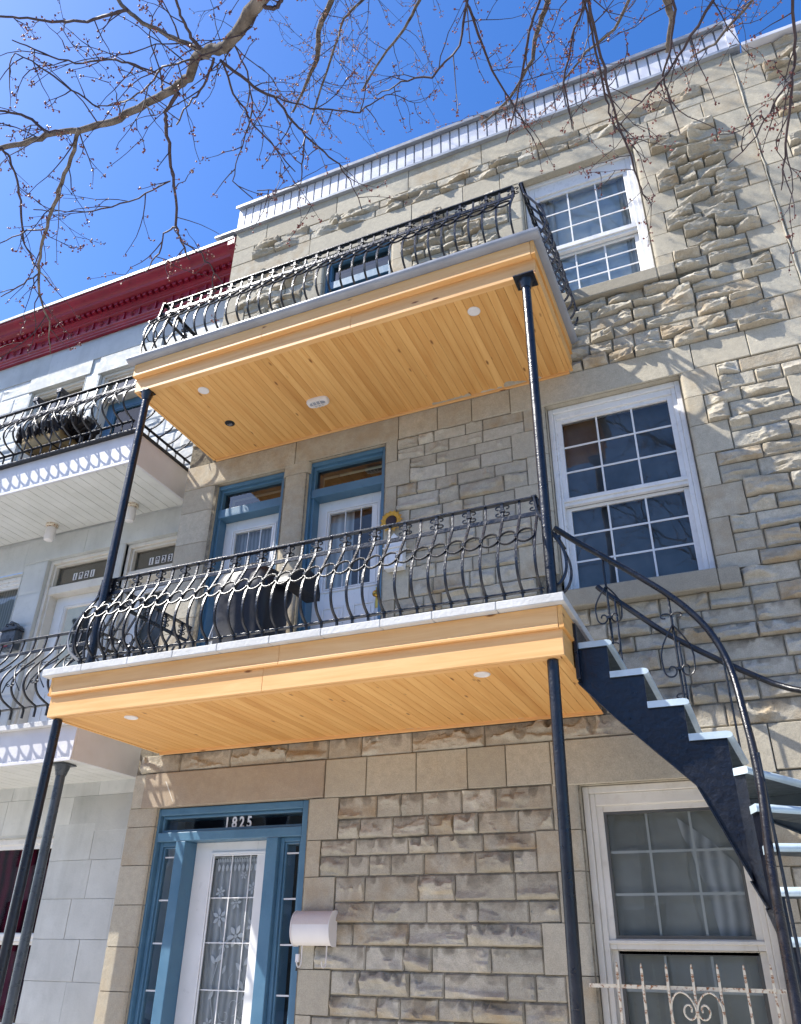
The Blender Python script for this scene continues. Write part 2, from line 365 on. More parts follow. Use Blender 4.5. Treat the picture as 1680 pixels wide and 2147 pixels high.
    def jamb(s, xq, xo, z0, z1, depth=.26, r=.045, m=2, both=False):
        """quoin from xq to the opening edge xo, rounded there, with its reveal"""
        g = .003; sg = 1 if xo > xq else -1; p = s.y-.006; pr = [(xq+sg*g, s.y+depth), (xq+sg*g, p)]
        if both: pr = [(xq, s.y+depth), (xq, p+r)]+[(xq+sg*(r-r*math.cos(t)), p+r-r*math.sin(t)) for t in (.4, .8, 1.2, 1.57)]
        pr += [(xo-sg*r+sg*r*math.sin(t), p+r-r*math.cos(t)) for t in (0, .3, .6, .9, 1.2, 1.57)]+[(xo, s.y+depth)]
        n = len(pr); v = [(x, y, z0+g) for x, y in pr]+[(x, y, z1-g) for x, y in pr]
        f = [(i, (i+1) % n, n+(i+1) % n, n+i) for i in range(n)]+[tuple(range(n)), tuple(range(n, 2*n))]
        s.push(v, f, m, s.tone())
    def course(s, x0, x1, z0, z1, P, wmin=.16, wmax=.46):
        x = x0
        while x < x1-1e-6:
            w = random.uniform(wmin, wmax)
            if x1-(x+w) < wmin: w = x1-x if x1-x < wmax*1.25 else (x1-x)/2
            s.rock(x, x+w, z0, z1, P); x += w
    def unit(s, x0, x1, z0, z1, P):
        h = z1-z0
        if h < .2: s.course(x0, x1, z0, z1, P); return
        k = z0+h*random.uniform(.42, .58)
        s.course(x0, x1, z0, k, P); s.course(x0, x1, k, z1, P)
    def mortar(s, x0, x1, z0, z1, holes, y=None):
        y = s.y+.012 if y is None else y
        xs = sorted({x0, x1, *[h[0] for h in holes], *[h[1] for h in holes]}); zs = sorted({z0, z1, *[h[2] for h in holes], *[h[3] for h in holes]})
        for a, b in zip(xs, xs[1:]):
            for c, d in zip(zs, zs[1:]):
                mx, mz = (a+b)/2, (c+d)/2
                if x0 < mx < x1 and z0 < mz < z1 and not any(h[0] < mx < h[1] and h[2] < mz < h[3] for h in holes):
                    s.push([(a, y, c), (b, y, c), (b, y, d), (a, y, d)], [(0, 1, 2, 3)], 0, (.5, 0, .5))
    def box(s, x0, x1, y0, y1, z0, z1, m, tone=(.5, 0, .5)):
        v = [(x, y, z) for x in (x0, x1) for y in (y0, y1) for z in (z0, z1)]
        s.push(v, [(0, 1, 3, 2), (4, 6, 7, 5), (0, 4, 5, 1), (2, 3, 7, 6), (0, 2, 6, 4), (1, 5, 7, 3)], m, tone)
    def build(s, name, mats, parent):
        me = bpy.data.meshes.new(name); me.from_pydata(np.concatenate(s.V).tolist(), [], s.F)
        for q in mats: me.materials.append(q)
        me.polygons.foreach_set('material_index', s.Mi)
        ca = me.attributes.new('tone', 'FLOAT_COLOR', 'POINT'); ca.data.foreach_set('color', np.concatenate(s.T).ravel())
        me.polygons.foreach_set('use_smooth', [m != 1 for m in s.Mi]); me.set_sharp_from_angle(angle=R(34)); me.update()
        o = bpy.data.objects.new(name, me); C.objects.link(o); o.parent = parent; o.location = -world_of(parent); return o

house = thing('stone_house', (-2, .5, 0), 'grey limestone row house with blue doors, white windows and white ribbed roof parapet', 'house')
W = Wall()
XL, XR = -5.34, 1.11
GD = (-5.03, -3.48, .3, 2.73); GWI = (-1.23, -.09, .9, 2.70)
MD1 = (-4.90, -4.04, 3.5, 6.10); MD2 = (-3.76, -2.87, 3.5, 6.12); MWI = (-1.22, -.02, 4.20, 6.11)
UD = (-3.76, -2.87, 6.7, 9.12); UWI = (-1.25, -.03, 7.36, 9.26)
W.mortar(XL, XR, 0, 8.3, [GD, GWI, MD1, MD2, MWI, UD, UWI])
W.mortar(-5.2, XR, 8.3, 10.2, [UD, UWI])
UG = [0, .3, .6, .9, 1.21, 1.50, 1.81, 2.13, 2.40, 2.72]
UM = [3.54, 3.79, 4.09, 4.39, 4.69, 4.99, 5.29, 5.585, 5.87, 6.13]
UMR = [4.20, 4.33, 4.65, 4.94, 5.25, 5.54, 5.84, 6.13]
UU = [6.41, 6.70, 6.99, 7.27, 7.55, 7.83, 8.12, 8.40, 8.69, 8.97, 9.25]
URB = [3.20, 3.49, 3.77, 4.05]
# ground storey
pz = [.1, .4, .7, 1.0, 1.31, 1.63, 1.945, 2.255, 2.57, 2.73]
for a, b in zip(pz, pz[1:]): W.jamb(XL, -5.03, a, b)
for i, (a, b) in enumerate(zip(UG, UG[1:])):
    q = (-3.19, -3.335)[i % 2]; r = (-1.43, -1.57)[i % 2]
    W.jamb(q, -3.48, a, b); W.jamb(r, -1.23, a, b, r=.05); W.unit(q, r, a, b, .05)
    if b > .95:
        e = (.80, .95)[i % 2]; k = (.06, .2)[i % 2]
        W.jamb(k, -.09, a, b); W.unit(k, e, a, b, .042); W.flat(e, XR, a, b)
W.unit(-1.23, XR, .1, .6, .04); W.course(-1.23, -.09, .6, .84, .04); W.box(-1.3, -.02, -.07, .26, .80, .90, 2)
# lintel band of the ground storey
W.flat(XL, -5.21, 2.73, 3.03); W.flat(-5.21, -3.33, 2.725, 3.03, 3, .020, .26, tone=(.4, .3, .2))
for a, b in ((-3.33, -2.95), (-2.95, -2.51), (-2.51, -2.08), (-2.08, -1.77), (-1.77, -1.42)): W.flat(a, b, 2.72, 3.03)
W.flat(-1.42, .10, 2.70, 3.03, 2, .010, .26)
for a, b in ((.10, .45), (.45, .80), (.80, XR)): W.flat(a, b, 2.72, 3.03)
W.course(XL+.06, XR, 3.03, 3.20, .05, .3, .62)
# first floor
for i, (a, b) in enumerate(zip(URB, URB[1:])):
    e = (.80, .95)[i % 2]; W.unit(-2.6, e, a, b, .05); W.flat(e, XR, a, b)
for a, b in zip([3.5, 3.9, 4.4, 4.55, 4.98, 5.41, 5.80, 6.10], [3.9, 4.4, 4.55, 4.98, 5.41, 5.80, 6.10]): W.jamb(XL, -4.90, a, b, r=.09)
W.jamb(-4.04, -3.76, 3.5, 5.99, r=.06, both=True); W.jamb(-4.06, -3.74, 5.99, 6.13, r=.05, both=True)
for i, (a, b) in enumerate(zip(UM, UM[1:])):
    q = (-2.73, -2.59)[i % 2]; r = (-1.43, -1.56)[i % 2]
    W.jamb(q, -2.87, a, b); W.unit(q, r, a, b, .036)
    if a > 4.3 or b < 4.0: W.jamb(r, -1.22, a, b) if a > 4.1 else W.flat(r, -1.3, a, b)
for i, (a, b) in enumerate(zip(UMR, UMR[1:])):
    k = (.29, .14)[i % 2]; e = (.95, .80)[i % 2]
    W.jamb(k, -.02, a, b); W.unit(k, e, a, b, .065); W.flat(e, XR, a, b)
W.unit(.14, .8, 4.05, 4.20, .055); W.flat(.8, XR, 4.05, 4.2)
# band and lintels under the upper storey
W.flat(XL, -3.92, 6.10, 6.405, 2, .012, .26); W.flat(-3.92, -2.72, 6.125, 6.41, 2, .008, .26)
for a, b in ((-2.72, -2.3), (-2.3, -1.94), (-1.94, -1.55)): W.flat(a, b, 6.13, 6.41)
W.flat(-1.55, .12, 6.11, 6.41, 2, .012, .26)
for a, b in ((.12, .58), (.58, XR)): W.flat(a, b, 6.13, 6.41)
# upper storey
for i, (a, b) in enumerate(zip(UU, UU[1:])):
    q = (-2.73, -2.59)[i % 2]; r = (-1.43, -1.56)[i % 2]; l = (-3.9, -4.05)[i % 2]; k = (.14, .28)[(i+1) % 2]; e = (.95, .80)[i % 2]
    xl = XL if b < 8.3 else -5.2; f = (xl+.18, xl+.32)[i % 2]
    if b > 6.75:
        W.flat(xl, f, a, b); W.unit(f, l, a, b, .075); W.jamb(l, -3.76, a, b); W.jamb(q, -2.87, a, b)
    if b < 7.30:
        W.unit(q if b > 6.75 else -2.6, e, a, min(b, 7.22), .085)
    else:
        W.unit(q, r, a, b, .075); W.jamb(r, -1.25, a, b); W.jamb(k, -.03, a, b); W.unit(k, e, a, b, .095)
    W.flat(e, XR, a, b)
for a, b in ((-5.2, -4.0), (-2.6, -1.95), (-1.95, -1.5)): W.flat(a, b, 9.25, 9.53)
W.flat(-4.0, -2.6, 9.12, 9.53, 2, .010, .26); W.flat(-1.5, .17, 9.25, 9.53, 2, .012, .26)
for a, b in ((.17, .72), (.72, XR)): W.flat(a, b, 9.25, 9.53)
W.flat(-5.2, -4.87, 9.53, 9.80); W.course(-4.87, .77, 9.53, 9.665, .08, .2, .6); W.course(-4.87, .77, 9.665, 9.80, .08, .2, .6); W.flat(.77, XR, 9.53, 9.80)
x = -5.2
for w in (.5, 1.05, 1.0, .95, 1.1, 1.0, .71): W.flat(x, x+w, 9.80, 10.17); x += w
# side returns and the body behind the stones
W.box(XL+.002, -5.05, .02, 3, 0, 8.3, 2); W.box(-5.198, -5.05, .02, 3, 8.3, 10.2, 2)
W.build('wall', [M['mortar'], M['rock'], M['ashlar'], M['lintel']], house)
# window sills
def sill(win, x0, x1, z0, z1, split):
    s = MB(); s.box(x0, split-.003, -.085, .24, z0, z1); s.box(split, x1, -.083, .10, z0+.004, z1-.003)
    return s.build('sill', M['ashlar'], win, bevel=.012)
# roof and parapet
r = MB(); r.box(-5.15, 1.08, .3, 11, 9.9, 10.02); r.build('roof', M['flash'], house)
p = MB(); p.box(-5.19, 1.19, .0, .08, 10.20, 10.60); bk_ = p
p = MB(); xx = -5.2
while xx < 1.12:
    p.prism([(xx+.006, -.004), (xx+.009, -.026), (xx+.108, -.026), (xx+.112, -.004)], 10.205, 10.595, 'z'); xx += .1198
p.box(1.13, 1.235, -.055, .5, 10.19, 10.66)
par = p.build('parapet', M['cladding'], house); bk_.build('backing', M['flash'], par)  # grey backing put in to darken the gaps between panels as shade would
q = MB(); q.prism([(-.085, 10.59), (-.085, 10.64), (.0, 10.70), (.25, 10.71), (.25, 10.66), (.0, 10.65), (-.07, 10.62), (-.07, 10.59)], -5.22, 1.14, 'x'); q.build('coping', M['metal'], par)
q = MB(); q.prism([(-.055, 10.165), (-.055, 10.205), (-.02, 10.23), (.02, 10.23), (.02, 10.165)], -5.21, 1.21, 'x'); q.build('drip_flashing', M['flash'], par)
# party seam to the house on the right
s = MB(); pts = []
for k in range(60):
    z = 3+k*.121; pts.append((1.118+random.uniform(-.006, .006), -.008+random.uniform(-.004, .004), z))
s.sweep(pts, [random.uniform(.006, .013) for _ in pts], 6); s.build('seam', M['sealant'], house)
c = MB(); c.prism([(-4.97, 2.95), (-4.955, 2.945), (-4.85, 2.77), (-4.855, 2.77)], -.0215, -.0195, 'y'); c.build('scratch', M['caulk'], house)

# ------------------------------------------------------------------ windows and doors of the stone house
def ring(mb, x0, x1, z0, z1, w, y0, y1, wt=None, wb=None, m=0):
    wt = w if wt is None else wt; wb = w if wb is None else wb
    mb.box(x0, x0+w, y0, y1, z0, z1, m); mb.box(x1-w, x1, y0, y1, z0, z1, m)
    mb.box(x0+w, x1-w, y0, y1, z1-wt, z1, m); mb.box(x0+w, x1-w, y0, y1, z0, z0+wb, m)
def sash_window(parent, o, gx, top, bot, mat, back, zmun=2, yb=0., screen=False):
    x0, x1, z0, z1 = o; f = MB()
    ring(f, x0, x1, z0, z1, .045, yb+.075, yb+.24, wt=.05)
    f.box(x0+.045, gx[0]-.046, yb+.095, yb+.24, z0, z1-.05); f.box(gx[1]+.046, x1-.045, yb+.095, yb+.24, z0, z1-.05)
    f.box(gx[0]-.046, gx[1]+.046, yb+.095, yb+.24, top[1]+.041, z1-.05); f.box(gx[0]-.046, gx[1]+.046, yb+.095, yb+.24, z0, bot[0]-.046)
    win = f.build('window', mat, parent, bevel=.006)
    t = MB(); ring(t, gx[0]-.05, gx[1]+.05, bot[1]+.012, top[1]+.045, .05, yb+.115, yb+.16, wt=.045, wb=top[0]-bot[1]-.012)
    t.box(gx[0]-.05, gx[1]+.05, yb+.098, yb+.115, bot[1]+.045, top[0]-.008)
    ring(t, gx[0]-.05, gx[1]+.05, bot[0]-.05, bot[1]+.012, .05, yb+.162, yb+.2, wt=.03)
    t.build('sash', mat, win, bevel=.004)
    n = MB()
    if screen:
        e = MB()
        for (a, b), y in ((top, yb+.128), (bot, yb+.170)): ring(e, gx[0]-.004, gx[1]+.004, a-.004, b+.004, .024, y-.008, y+.004)
        e.build('screen_frame', M['screen'], win)
    for (a, b), y in ((top, yb+.136), (bot, yb+.178)):
        if screen: y += .012
        for k in (1, 2):
            xx = gx[0]+(gx[1]-gx[0])*k/3; n.box(xx-.008, xx+.008, y-.0075, y-.0015, a, b)
        for k in range(1, zmun+1):
            zz = a+(b-a)*k/(zmun+1); n.box(gx[0], gx[1], y-.007, y-.001, zz-.008, zz+.008)
    n.build('muntin', M['mun_grey'] if screen else mat, win)
    for (a, b), y in ((top, yb+.136), (bot, yb+.178)):
        p = MB(); p.quad((gx[0]-.005, y, a-.005), (gx[1]+.005, y, a-.005), (gx[1]+.005, y, b+.005), (gx[0]-.005, y, b+.005)); p.build('pane', M['glass'], win)
    bk = MB(); y = yb+.225
    bk.quad((x0, y, z0), (x1, y, z0), (x1, y, z1), (x0, y, z1)); bk.build('curtain', back, win)
    rm = MB(); rm.box(x0-.3, x1+.3, yb+.75, yb+.8, z0-.3, z1+.3); rm.box(x0-.02, x0, yb+.2, yb+.75, z0, z1); rm.box(x1, x1+.02, yb+.2, yb+.75, z0, z1)
    rm.box(x0, x1, yb+.2, yb+.75, z1, z1+.02); rm.box(x0, x1, yb+.2, yb+.75, z0-.02, z0); rm.build('interior', M['dark'], win)
    return win
w1 = sash_window(house, (-1.225, -.092, .9, 2.70), (-1.095, -.22), (1.72, 2.525), (.98, 1.645), M['beige'], M['blind'], screen=True)
q = MB(); SUN_PATCH = [(-.607, 2.48), (-.585, 2.36), (-.545, 2.27), (-.52, 2.15), (-.48, 2.04), (-.43, 1.70), (-.23, 1.70), (-.21, 2.02), (-.27, 2.18), (-.40, 2.32)]; q.prism(SUN_PATCH, .212, .216, 'y'); q.build('drape_or_sun_patch', M['curtain_white'], w1)  # pale sheet added in the outline of a sun patch behind the glass
w1['label'] = 'cream framed ground floor window with grey blinds'
w2 = sash_window(house, (-1.215, -.025, 4.202, 6.108), (-1.105, -.155), (5.15, 5.955), (4.29, 5.06), M['vinyl'], M['dim'])
w2['label'] = 'white window beside the lower balcony with dark panes'
w3 = sash_window(house, (-1.245, -.035, 7.362, 9.255), (-1.09, -.175), (8.22, 9.0), (7.54, 8.11), M['vinyl'], M['pale_blind'])
for x0_, x1_ in ((-1.2, -.95), (-.26, -.06)):
    q = MB(); v = [(x0_+(x1_-x0_)*i/24, .205+.012*math.sin(i*1.3), z_) for i in range(25) for z_ in (7.4, 9.1)]; q.add(v, [(2*i, 2*i+1, 2*i+3, 2*i+2) for i in range(24)]); q.build('drape_or_sun_patch', M['curtain_white'], w3, 60)
w3['label'] = 'white top floor window with bluish blinds'
sill(w2, -1.37, .135, 4.045, 4.20, -.02); sill(w3, -1.38, .135, 7.215, 7.36, -.02)

def knob(parent, x, y, z, mat=None):
    k = MB(); k.lathe([(.012, 0), (.012, -.03), (.03, -.04), (.034, -.06), (.02, -.075), (.004, -.078)], (x, y, z), 'y', 14); k.box(x-.025, x+.025, y-.006, y, z-.12, z+.09)
    k.build('handle', mat or M['gold'], parent, 40)
def transom_door(parent, o, zt, leaf, gl, label, frame_mat, leaf_mat, cur, yb=0., panels=True, tglass='glass_dark', hand=1, cols=3, rows=1):
    x0, x1, z0, z1 = o; f = MB()
    ring(f, x0, x1, z0, z1, .045, yb+.05, yb+.26, wb=.03)
    ring(f, x0+.045, x1-.045, z0+.03, z1-.045, .028, yb+.085, yb+.26, wb=.03)
    f.box(x0+.045, x1-.045, yb+.07, yb+.26, zt[0], zt[1])
    f.box(x0+.073, x1-.073, yb+.10, yb+.15, zt[1], zt[1]+.02)
    d = f.build('door', frame_mat, parent, bevel=.005); d['label'] = label
    t = MB(); t.quad((x0+.05, yb+.135, zt[1]), (x1-.05, yb+.135, zt[1]), (x1-.05, yb+.135, z1-.04), (x0+.05, yb+.135, z1-.04)); t.build('transom_pane', M[tglass], d)
    t = MB(); t.box(x0, x1, yb+.40, yb+.42, zt[1]-.2, z1); t.build('interior', M['dark'], d)
    lx0, lx1, lz1 = leaf; lf = MB(); gx0, gx1, gz0, gz1 = gl
    ring(lf, lx0, lx1, z0+.03, lz1, gx0-lx0, yb+.205, yb+.25, wt=lz1-gz1, wb=gz0-z0-.03)
    ring(lf, gx0-.045, gx1+.045, gz0-.045, gz1+.045, .022, yb+.192, yb+.206); ring(lf, gx0-.018, gx1+.018, gz0-.018, gz1+.018, .016, yb+.196, yb+.207)
    if panels:
        mx = (gx0+gx1)/2
        for a, b in ((gx0-.02, mx-.05), (mx+.05, gx1+.02)):
            ring(lf, a, b, z0+.16, gz0-.20, .02, yb+.196, yb+.206); lf.box(a+.045, b-.045, yb+.198, yb+.206, z0+.205, gz0-.245)
    le = lf.build('leaf', leaf_mat, d, bevel=.004)
    p = MB(); p.quad((gx0, yb+.222, gz0), (gx1, yb+.222, gz0), (gx1, yb+.222, gz1), (gx0, yb+.222, gz1)); p.build('pane', M['glass_door'], d)
    n = MB()
    for k in range(1, cols): xx = gx0+(gx1-gx0)*k/cols; n.box(xx-.005, xx+.005, yb+.216, yb+.228, gz0, gz1)
    for k in range(1, rows): zz = gz0+(gz1-gz0)*k/rows; n.box(gx0, gx1, yb+.2165, yb+.2275, zz-.005, zz+.005)
    n.build('muntin', M['white'], d)
    for a, b, mt in cur:
        q = MB(); q.quad((a, yb+.29, gz0-.1), (b, yb+.29, gz0-.1), (b, yb+.29, gz1+.1), (a, yb+.29, gz1+.1)); q.build('curtain', M[mt], d)
    knob(d, lx0+.06 if hand < 0 else lx1-.06, yb+.2, gz0-.16)
    return d
d1 = transom_door(house, (-4.935, -4.045, 3.54, 6.095), (5.70, 5.805), (-4.885, -4.10, 5.70), (-4.72, -4.25, 4.71, 5.55), 'blue framed door on the left, grey lace behind its glass', M['blue'], M['white'], [(-4.8, -4.1, 'curtain_grey')], rows=2)
d2 = transom_door(house, (-3.775, -2.865, 3.54, 6.12), (5.70, 5.80), (-3.73, -2.93, 5.70), (-3.57, -3.04, 4.71, 5.55), 'blue framed door on the right with half drawn pale curtain', M['blue'], M['white'], [(-3.7, -3.33, 'curtain_white'), (-3.33, -2.9, 'navy')], rows=2)
d3 = transom_door(house, (-3.775, -2.865, 6.78, 9.115), (8.62, 8.74), (-3.73, -2.93, 8.62), (-3.57, -3.04, 7.8, 8.45), 'blue door of the top floor', M['blue'], M['blue'], [(-3.7, -2.9, 'navy')], rows=2)
# street door with side lights
f = MB()
X0, X1, ZB, ZT = -5.07, -3.485, .33, 2.722
ring(f, X0, X1, ZB, ZT, .06, .035, .26, wt=.06, wb=.04); f.box(X0+.06, X1-.06, .035, .26, 2.445, 2.520)
ring(f, X0+.06, X1-.06, 2.52, 2.662, .025, .075, .26)
for a, b in ((-4.80, -4.70), (-3.875, -3.765)): f.box(a, b, .037, .26, ZB+.04, 2.445)
for a, b in ((X0+.06, -4.80), (-3.765, X1-.06)): ring(f, a, b, ZB+.04, 2.445, .035, .085, .26); ring(f, a+.035, b-.035, ZB+.075, 2.41, .016, .105, .26)
sd = f.build('door', M['blue'], house, bevel=.006); sd['label'] = 'blue framed street door with narrow side lights and a lace filled glass'
lf = MB(); ring(lf, -4.70, -3.875, ZB+.04, 2.445, .185, .205, .25, wt=.10, wb=.35); ring(lf, -4.53, -3.91, .68, 2.365, .02, .192, .206); ring(lf, -4.505, -3.935, .70, 2.345, .014, .197, .207)
lf.build('leaf', M['white'], sd, bevel=.004)
for n_, (a, b, c, d_), y in (('pane', (-4.50, -3.94, .7, 2.34), .222), ('transom_pane', (X0+.06, X1-.06, 2.52, 2.66), .11), ('pane', (-4.99, -4.80, .45, 2.42), .125), ('pane', (-3.765, -3.56, .45, 2.42), .125)):
    p = MB(); p.quad((a, y, c), (b, y, c), (b, y, d_), (a, y, d_)); p.build(n_, M['glass_door'] if y > .2 else M['glass'], sd)
n = MB()
for k in (1, 2): xx = -4.505+.555*k/3+.005; n.box(xx-.004, xx+.004, .216, .228, .7, 2.34)
for zz in (2.005, 1.67, 1.335, 1.0): n.box(-4.5, -3.94, .2165, .2275, zz-.004, zz+.004)
for a, b in ((-4.975, -4.815), (-3.735, -3.56)):
    for zz in (2.325, 1.985, 1.66, 1.32, .98): n.box(a, b, .12, .13, zz-.006, zz+.006)
n.build('muntin', M['white'], sd)
q = MB(); q.box(X0, X1, .45, .47, ZB, 2.7); q.build('interior', M['navy'], sd)
q = MB(); q.sweep([(-4.56, .24, 2.325), (-4.2, .24, 2.322), (-3.9, .24, 2.325)], .008, 6)
ns = 120; v = []; fc = []
for i in range(ns+1):
    x_ = -4.565+.67*i/ns; y_ = .262+.0030*math.sin(i*.62)+.003*math.sin(i*.23)
    for z_ in (2.31, 1.6, .72): v.append((x_, y_, z_))
for i in range(ns):
    for j in range(2): fc.append((i*3+j, i*3+j+1, i*3+4+j, i*3+3+j))
q.add(v, fc); q.build('sheer_curtain', M['lace_sheer'], sd, keep=True)
# lace: heading, scallops, flowers, leaves and tendrils woven in white
L = MB(); Y = .243
def leaf_shape(cx, cz, a, l, w, y):
    c, s_ = math.cos(a), math.sin(a); pr = [(-1, 0), (-.6, .62), (0, 1), (.55, .68), (1, 0), (.55, -.68), (0, -1), (-.6, -.62)]
    L.add([(cx+(u*l*c-t*w*s_)/2, y, cz+(u*l*s_+t*w*c)/2) for u, t in pr], [tuple(range(8))])
def flower(cx, cz, r, n=6):
    a0 = random.random()
    for k in range(n):
        a = a0+k*6.283/n; leaf_shape(cx+math.cos(a)*r*.58, cz+math.sin(a)*r*.58, a, r*.8, r*.42, Y+.001*(k % 2))
    leaf_shape(cx, cz, 0, r*.34, r*.34, Y-.001)
for i in range(30): L.box(-4.48+i*.0175, -4.47+i*.0175, Y-.001, Y, 2.285, 2.315)
for i in range(13): leaf_shape(-4.46+i*.041, 2.24, 1.57, .06, .03, Y)
for cx, cz, r in ((-4.40, 1.86, .075), (-4.22, 1.72, .09), (-4.06, 1.80, .07), (-4.33, 1.66, .06), (-4.02, 1.93, .06), (-4.25, 1.97, .055), (-4.42, 2.05, .05), (-4.10, 2.08, .05), (-4.05, 1.02, .10), (-4.33, .95, .09), (-4.40, 1.10, .05), (-4.2, 2.18, .035)): flower(cx, cz, r)
for cx, cz, a, l in ((-4.03, 1.68, 1.2, .10), (-4.11, 1.66, 2.2, .09), (-4.36, 1.56, .6, .10), (-4.42, 1.55, 2.2, .08), (-4.08, 1.55, .8, .11), (-4.16, 1.50, 2.4, .09), (-4.06, 1.42, 1.0, .10), (-4.13, 1.38, 2.4, .10), (-4.07, 1.30, .6, .08), (-4.30, 1.48, 1.2, .07), (-4.40, 1.30, 1.0, .08), (-4.3, 1.1, .4, .07), (-4.0, 1.14, 1.3, .08), (-4.12, 1.12, 2.3, .08), (-4.24, .84, 1, .09)): leaf_shape(cx, cz, a, l, l*.42, Y)
for k in range(9):
    cx = random.uniform(-4.42, -4.02); cz = random.uniform(.85, 1.5); r0 = random.uniform(.04, .09); a0 = random.uniform(0, 6)
    L.sweep([(cx+math.cos(a0+t*.5)*r0*(1-t*.06), Y, cz+math.sin(a0+t*.5)*r0*(1-t*.06)) for t in range(11)], .0022, 4)
for x_, a in ((-4.08, .1), (-4.38, -.1)): L.sweep([(x_+math.sin(t*1.3+a)*.03, Y, .9+t*.12) for t in range(9)], .003, 4)
L.build('lace', M['lace'], sd, keep=True)
knob(sd, -4.62, .2, .95)
def text(body, name, size, loc, mat, parent, rot=(R(90), 0, 0), offset=.0, align='LEFT', extrude=.001, sx=1., space=1.):
    cu = bpy.data.curves.new(name, 'FONT'); cu.body = body; cu.size = size; cu.extrude = extrude; cu.offset = offset; cu.align_x = align; cu.space_character = space
    cu.materials.append(mat); tmp = bpy.data.objects.new(name, cu); C.objects.link(tmp); bpy.context.view_layer.update()
    me = bpy.data.meshes.new_from_object(tmp.evaluated_get(bpy.context.evaluated_depsgraph_get())); me.name = name; bpy.data.objects.remove(tmp); bpy.data.curves.remove(cu)
    o = bpy.data.objects.new(name, me); C.objects.link(o); o.parent = parent; o.location = Vector(loc)-world_of(parent); o.rotation_euler = rot; o.scale = (sx, 1, 1); return o
text('1825', 'house_number', .128, (-4.36, .104, 2.542), M['digit_white'], sd, offset=.0035, sx=.82, space=1.45)
k = MB(); k.lathe([(.042, 0), (.042, -.002)], (-4.012, .219, 1.505), 'y', 8); st = k.build('sticker', M['sticker'], sd)
text('AD', 'sticker_text', .04, (-4.04, .216, 1.492), M['digit_white'], sd, offset=.001)
# threshold step
q = MB(); q.box(-5.1, -3.42, -.5, .3, .1, .33); q.build('doorstep', M['ashlar'], house, bevel=.015)

# ------------------------------------------------------------------ balconies of the stone house
PROF = [(0, -.10), (0, 0), (.035, .018), (.078, .05), (.105, .10), (.117, .16), (.113, .235), (.092, .31), (.058, .385), (.018, .46), (-.022, .53), (-.046, .575), (-.052, .60), (-.06, .66), (-.068, .725)]
def smooth_path(p, n=2):
    for _ in range(n):
        q = [p[0]]
        for a, b in zip(p, p[1:]):
            a = Vector(a); b = Vector(b); q += [tuple(a.lerp(b, .25)), tuple(a.lerp(b, .75))]
        p = q+[p[-1]]
    return p
def bend(prof, o, rz, n=1):
    c, s_ = math.cos(rz), math.sin(rz)
    return smooth_path([(o[0]+c*0+s_*u, o[1]-c*u, o[2]+h) for u, h in prof], n)
def C_scroll(mb, o, sx, sz, r, wr, rz=0):
    """small C curl in the plane of the rail"""
    pts = []
    for k in range(13):
        t = k/12; a = -1.3+4.6*t; rr = r*(1-.55*t)
        u = sx*(r*.9+math.cos(a+1.57)*-rr*.9); h = sz*(r*.75+math.sin(a+1.57)*rr*.55-.2*r)
        pts.append((o[0]+math.cos(rz)*u, o[1]+math.sin(rz)*u, o[2]+h))
    mb.sweep(pts, wr, 5)
protos = {}
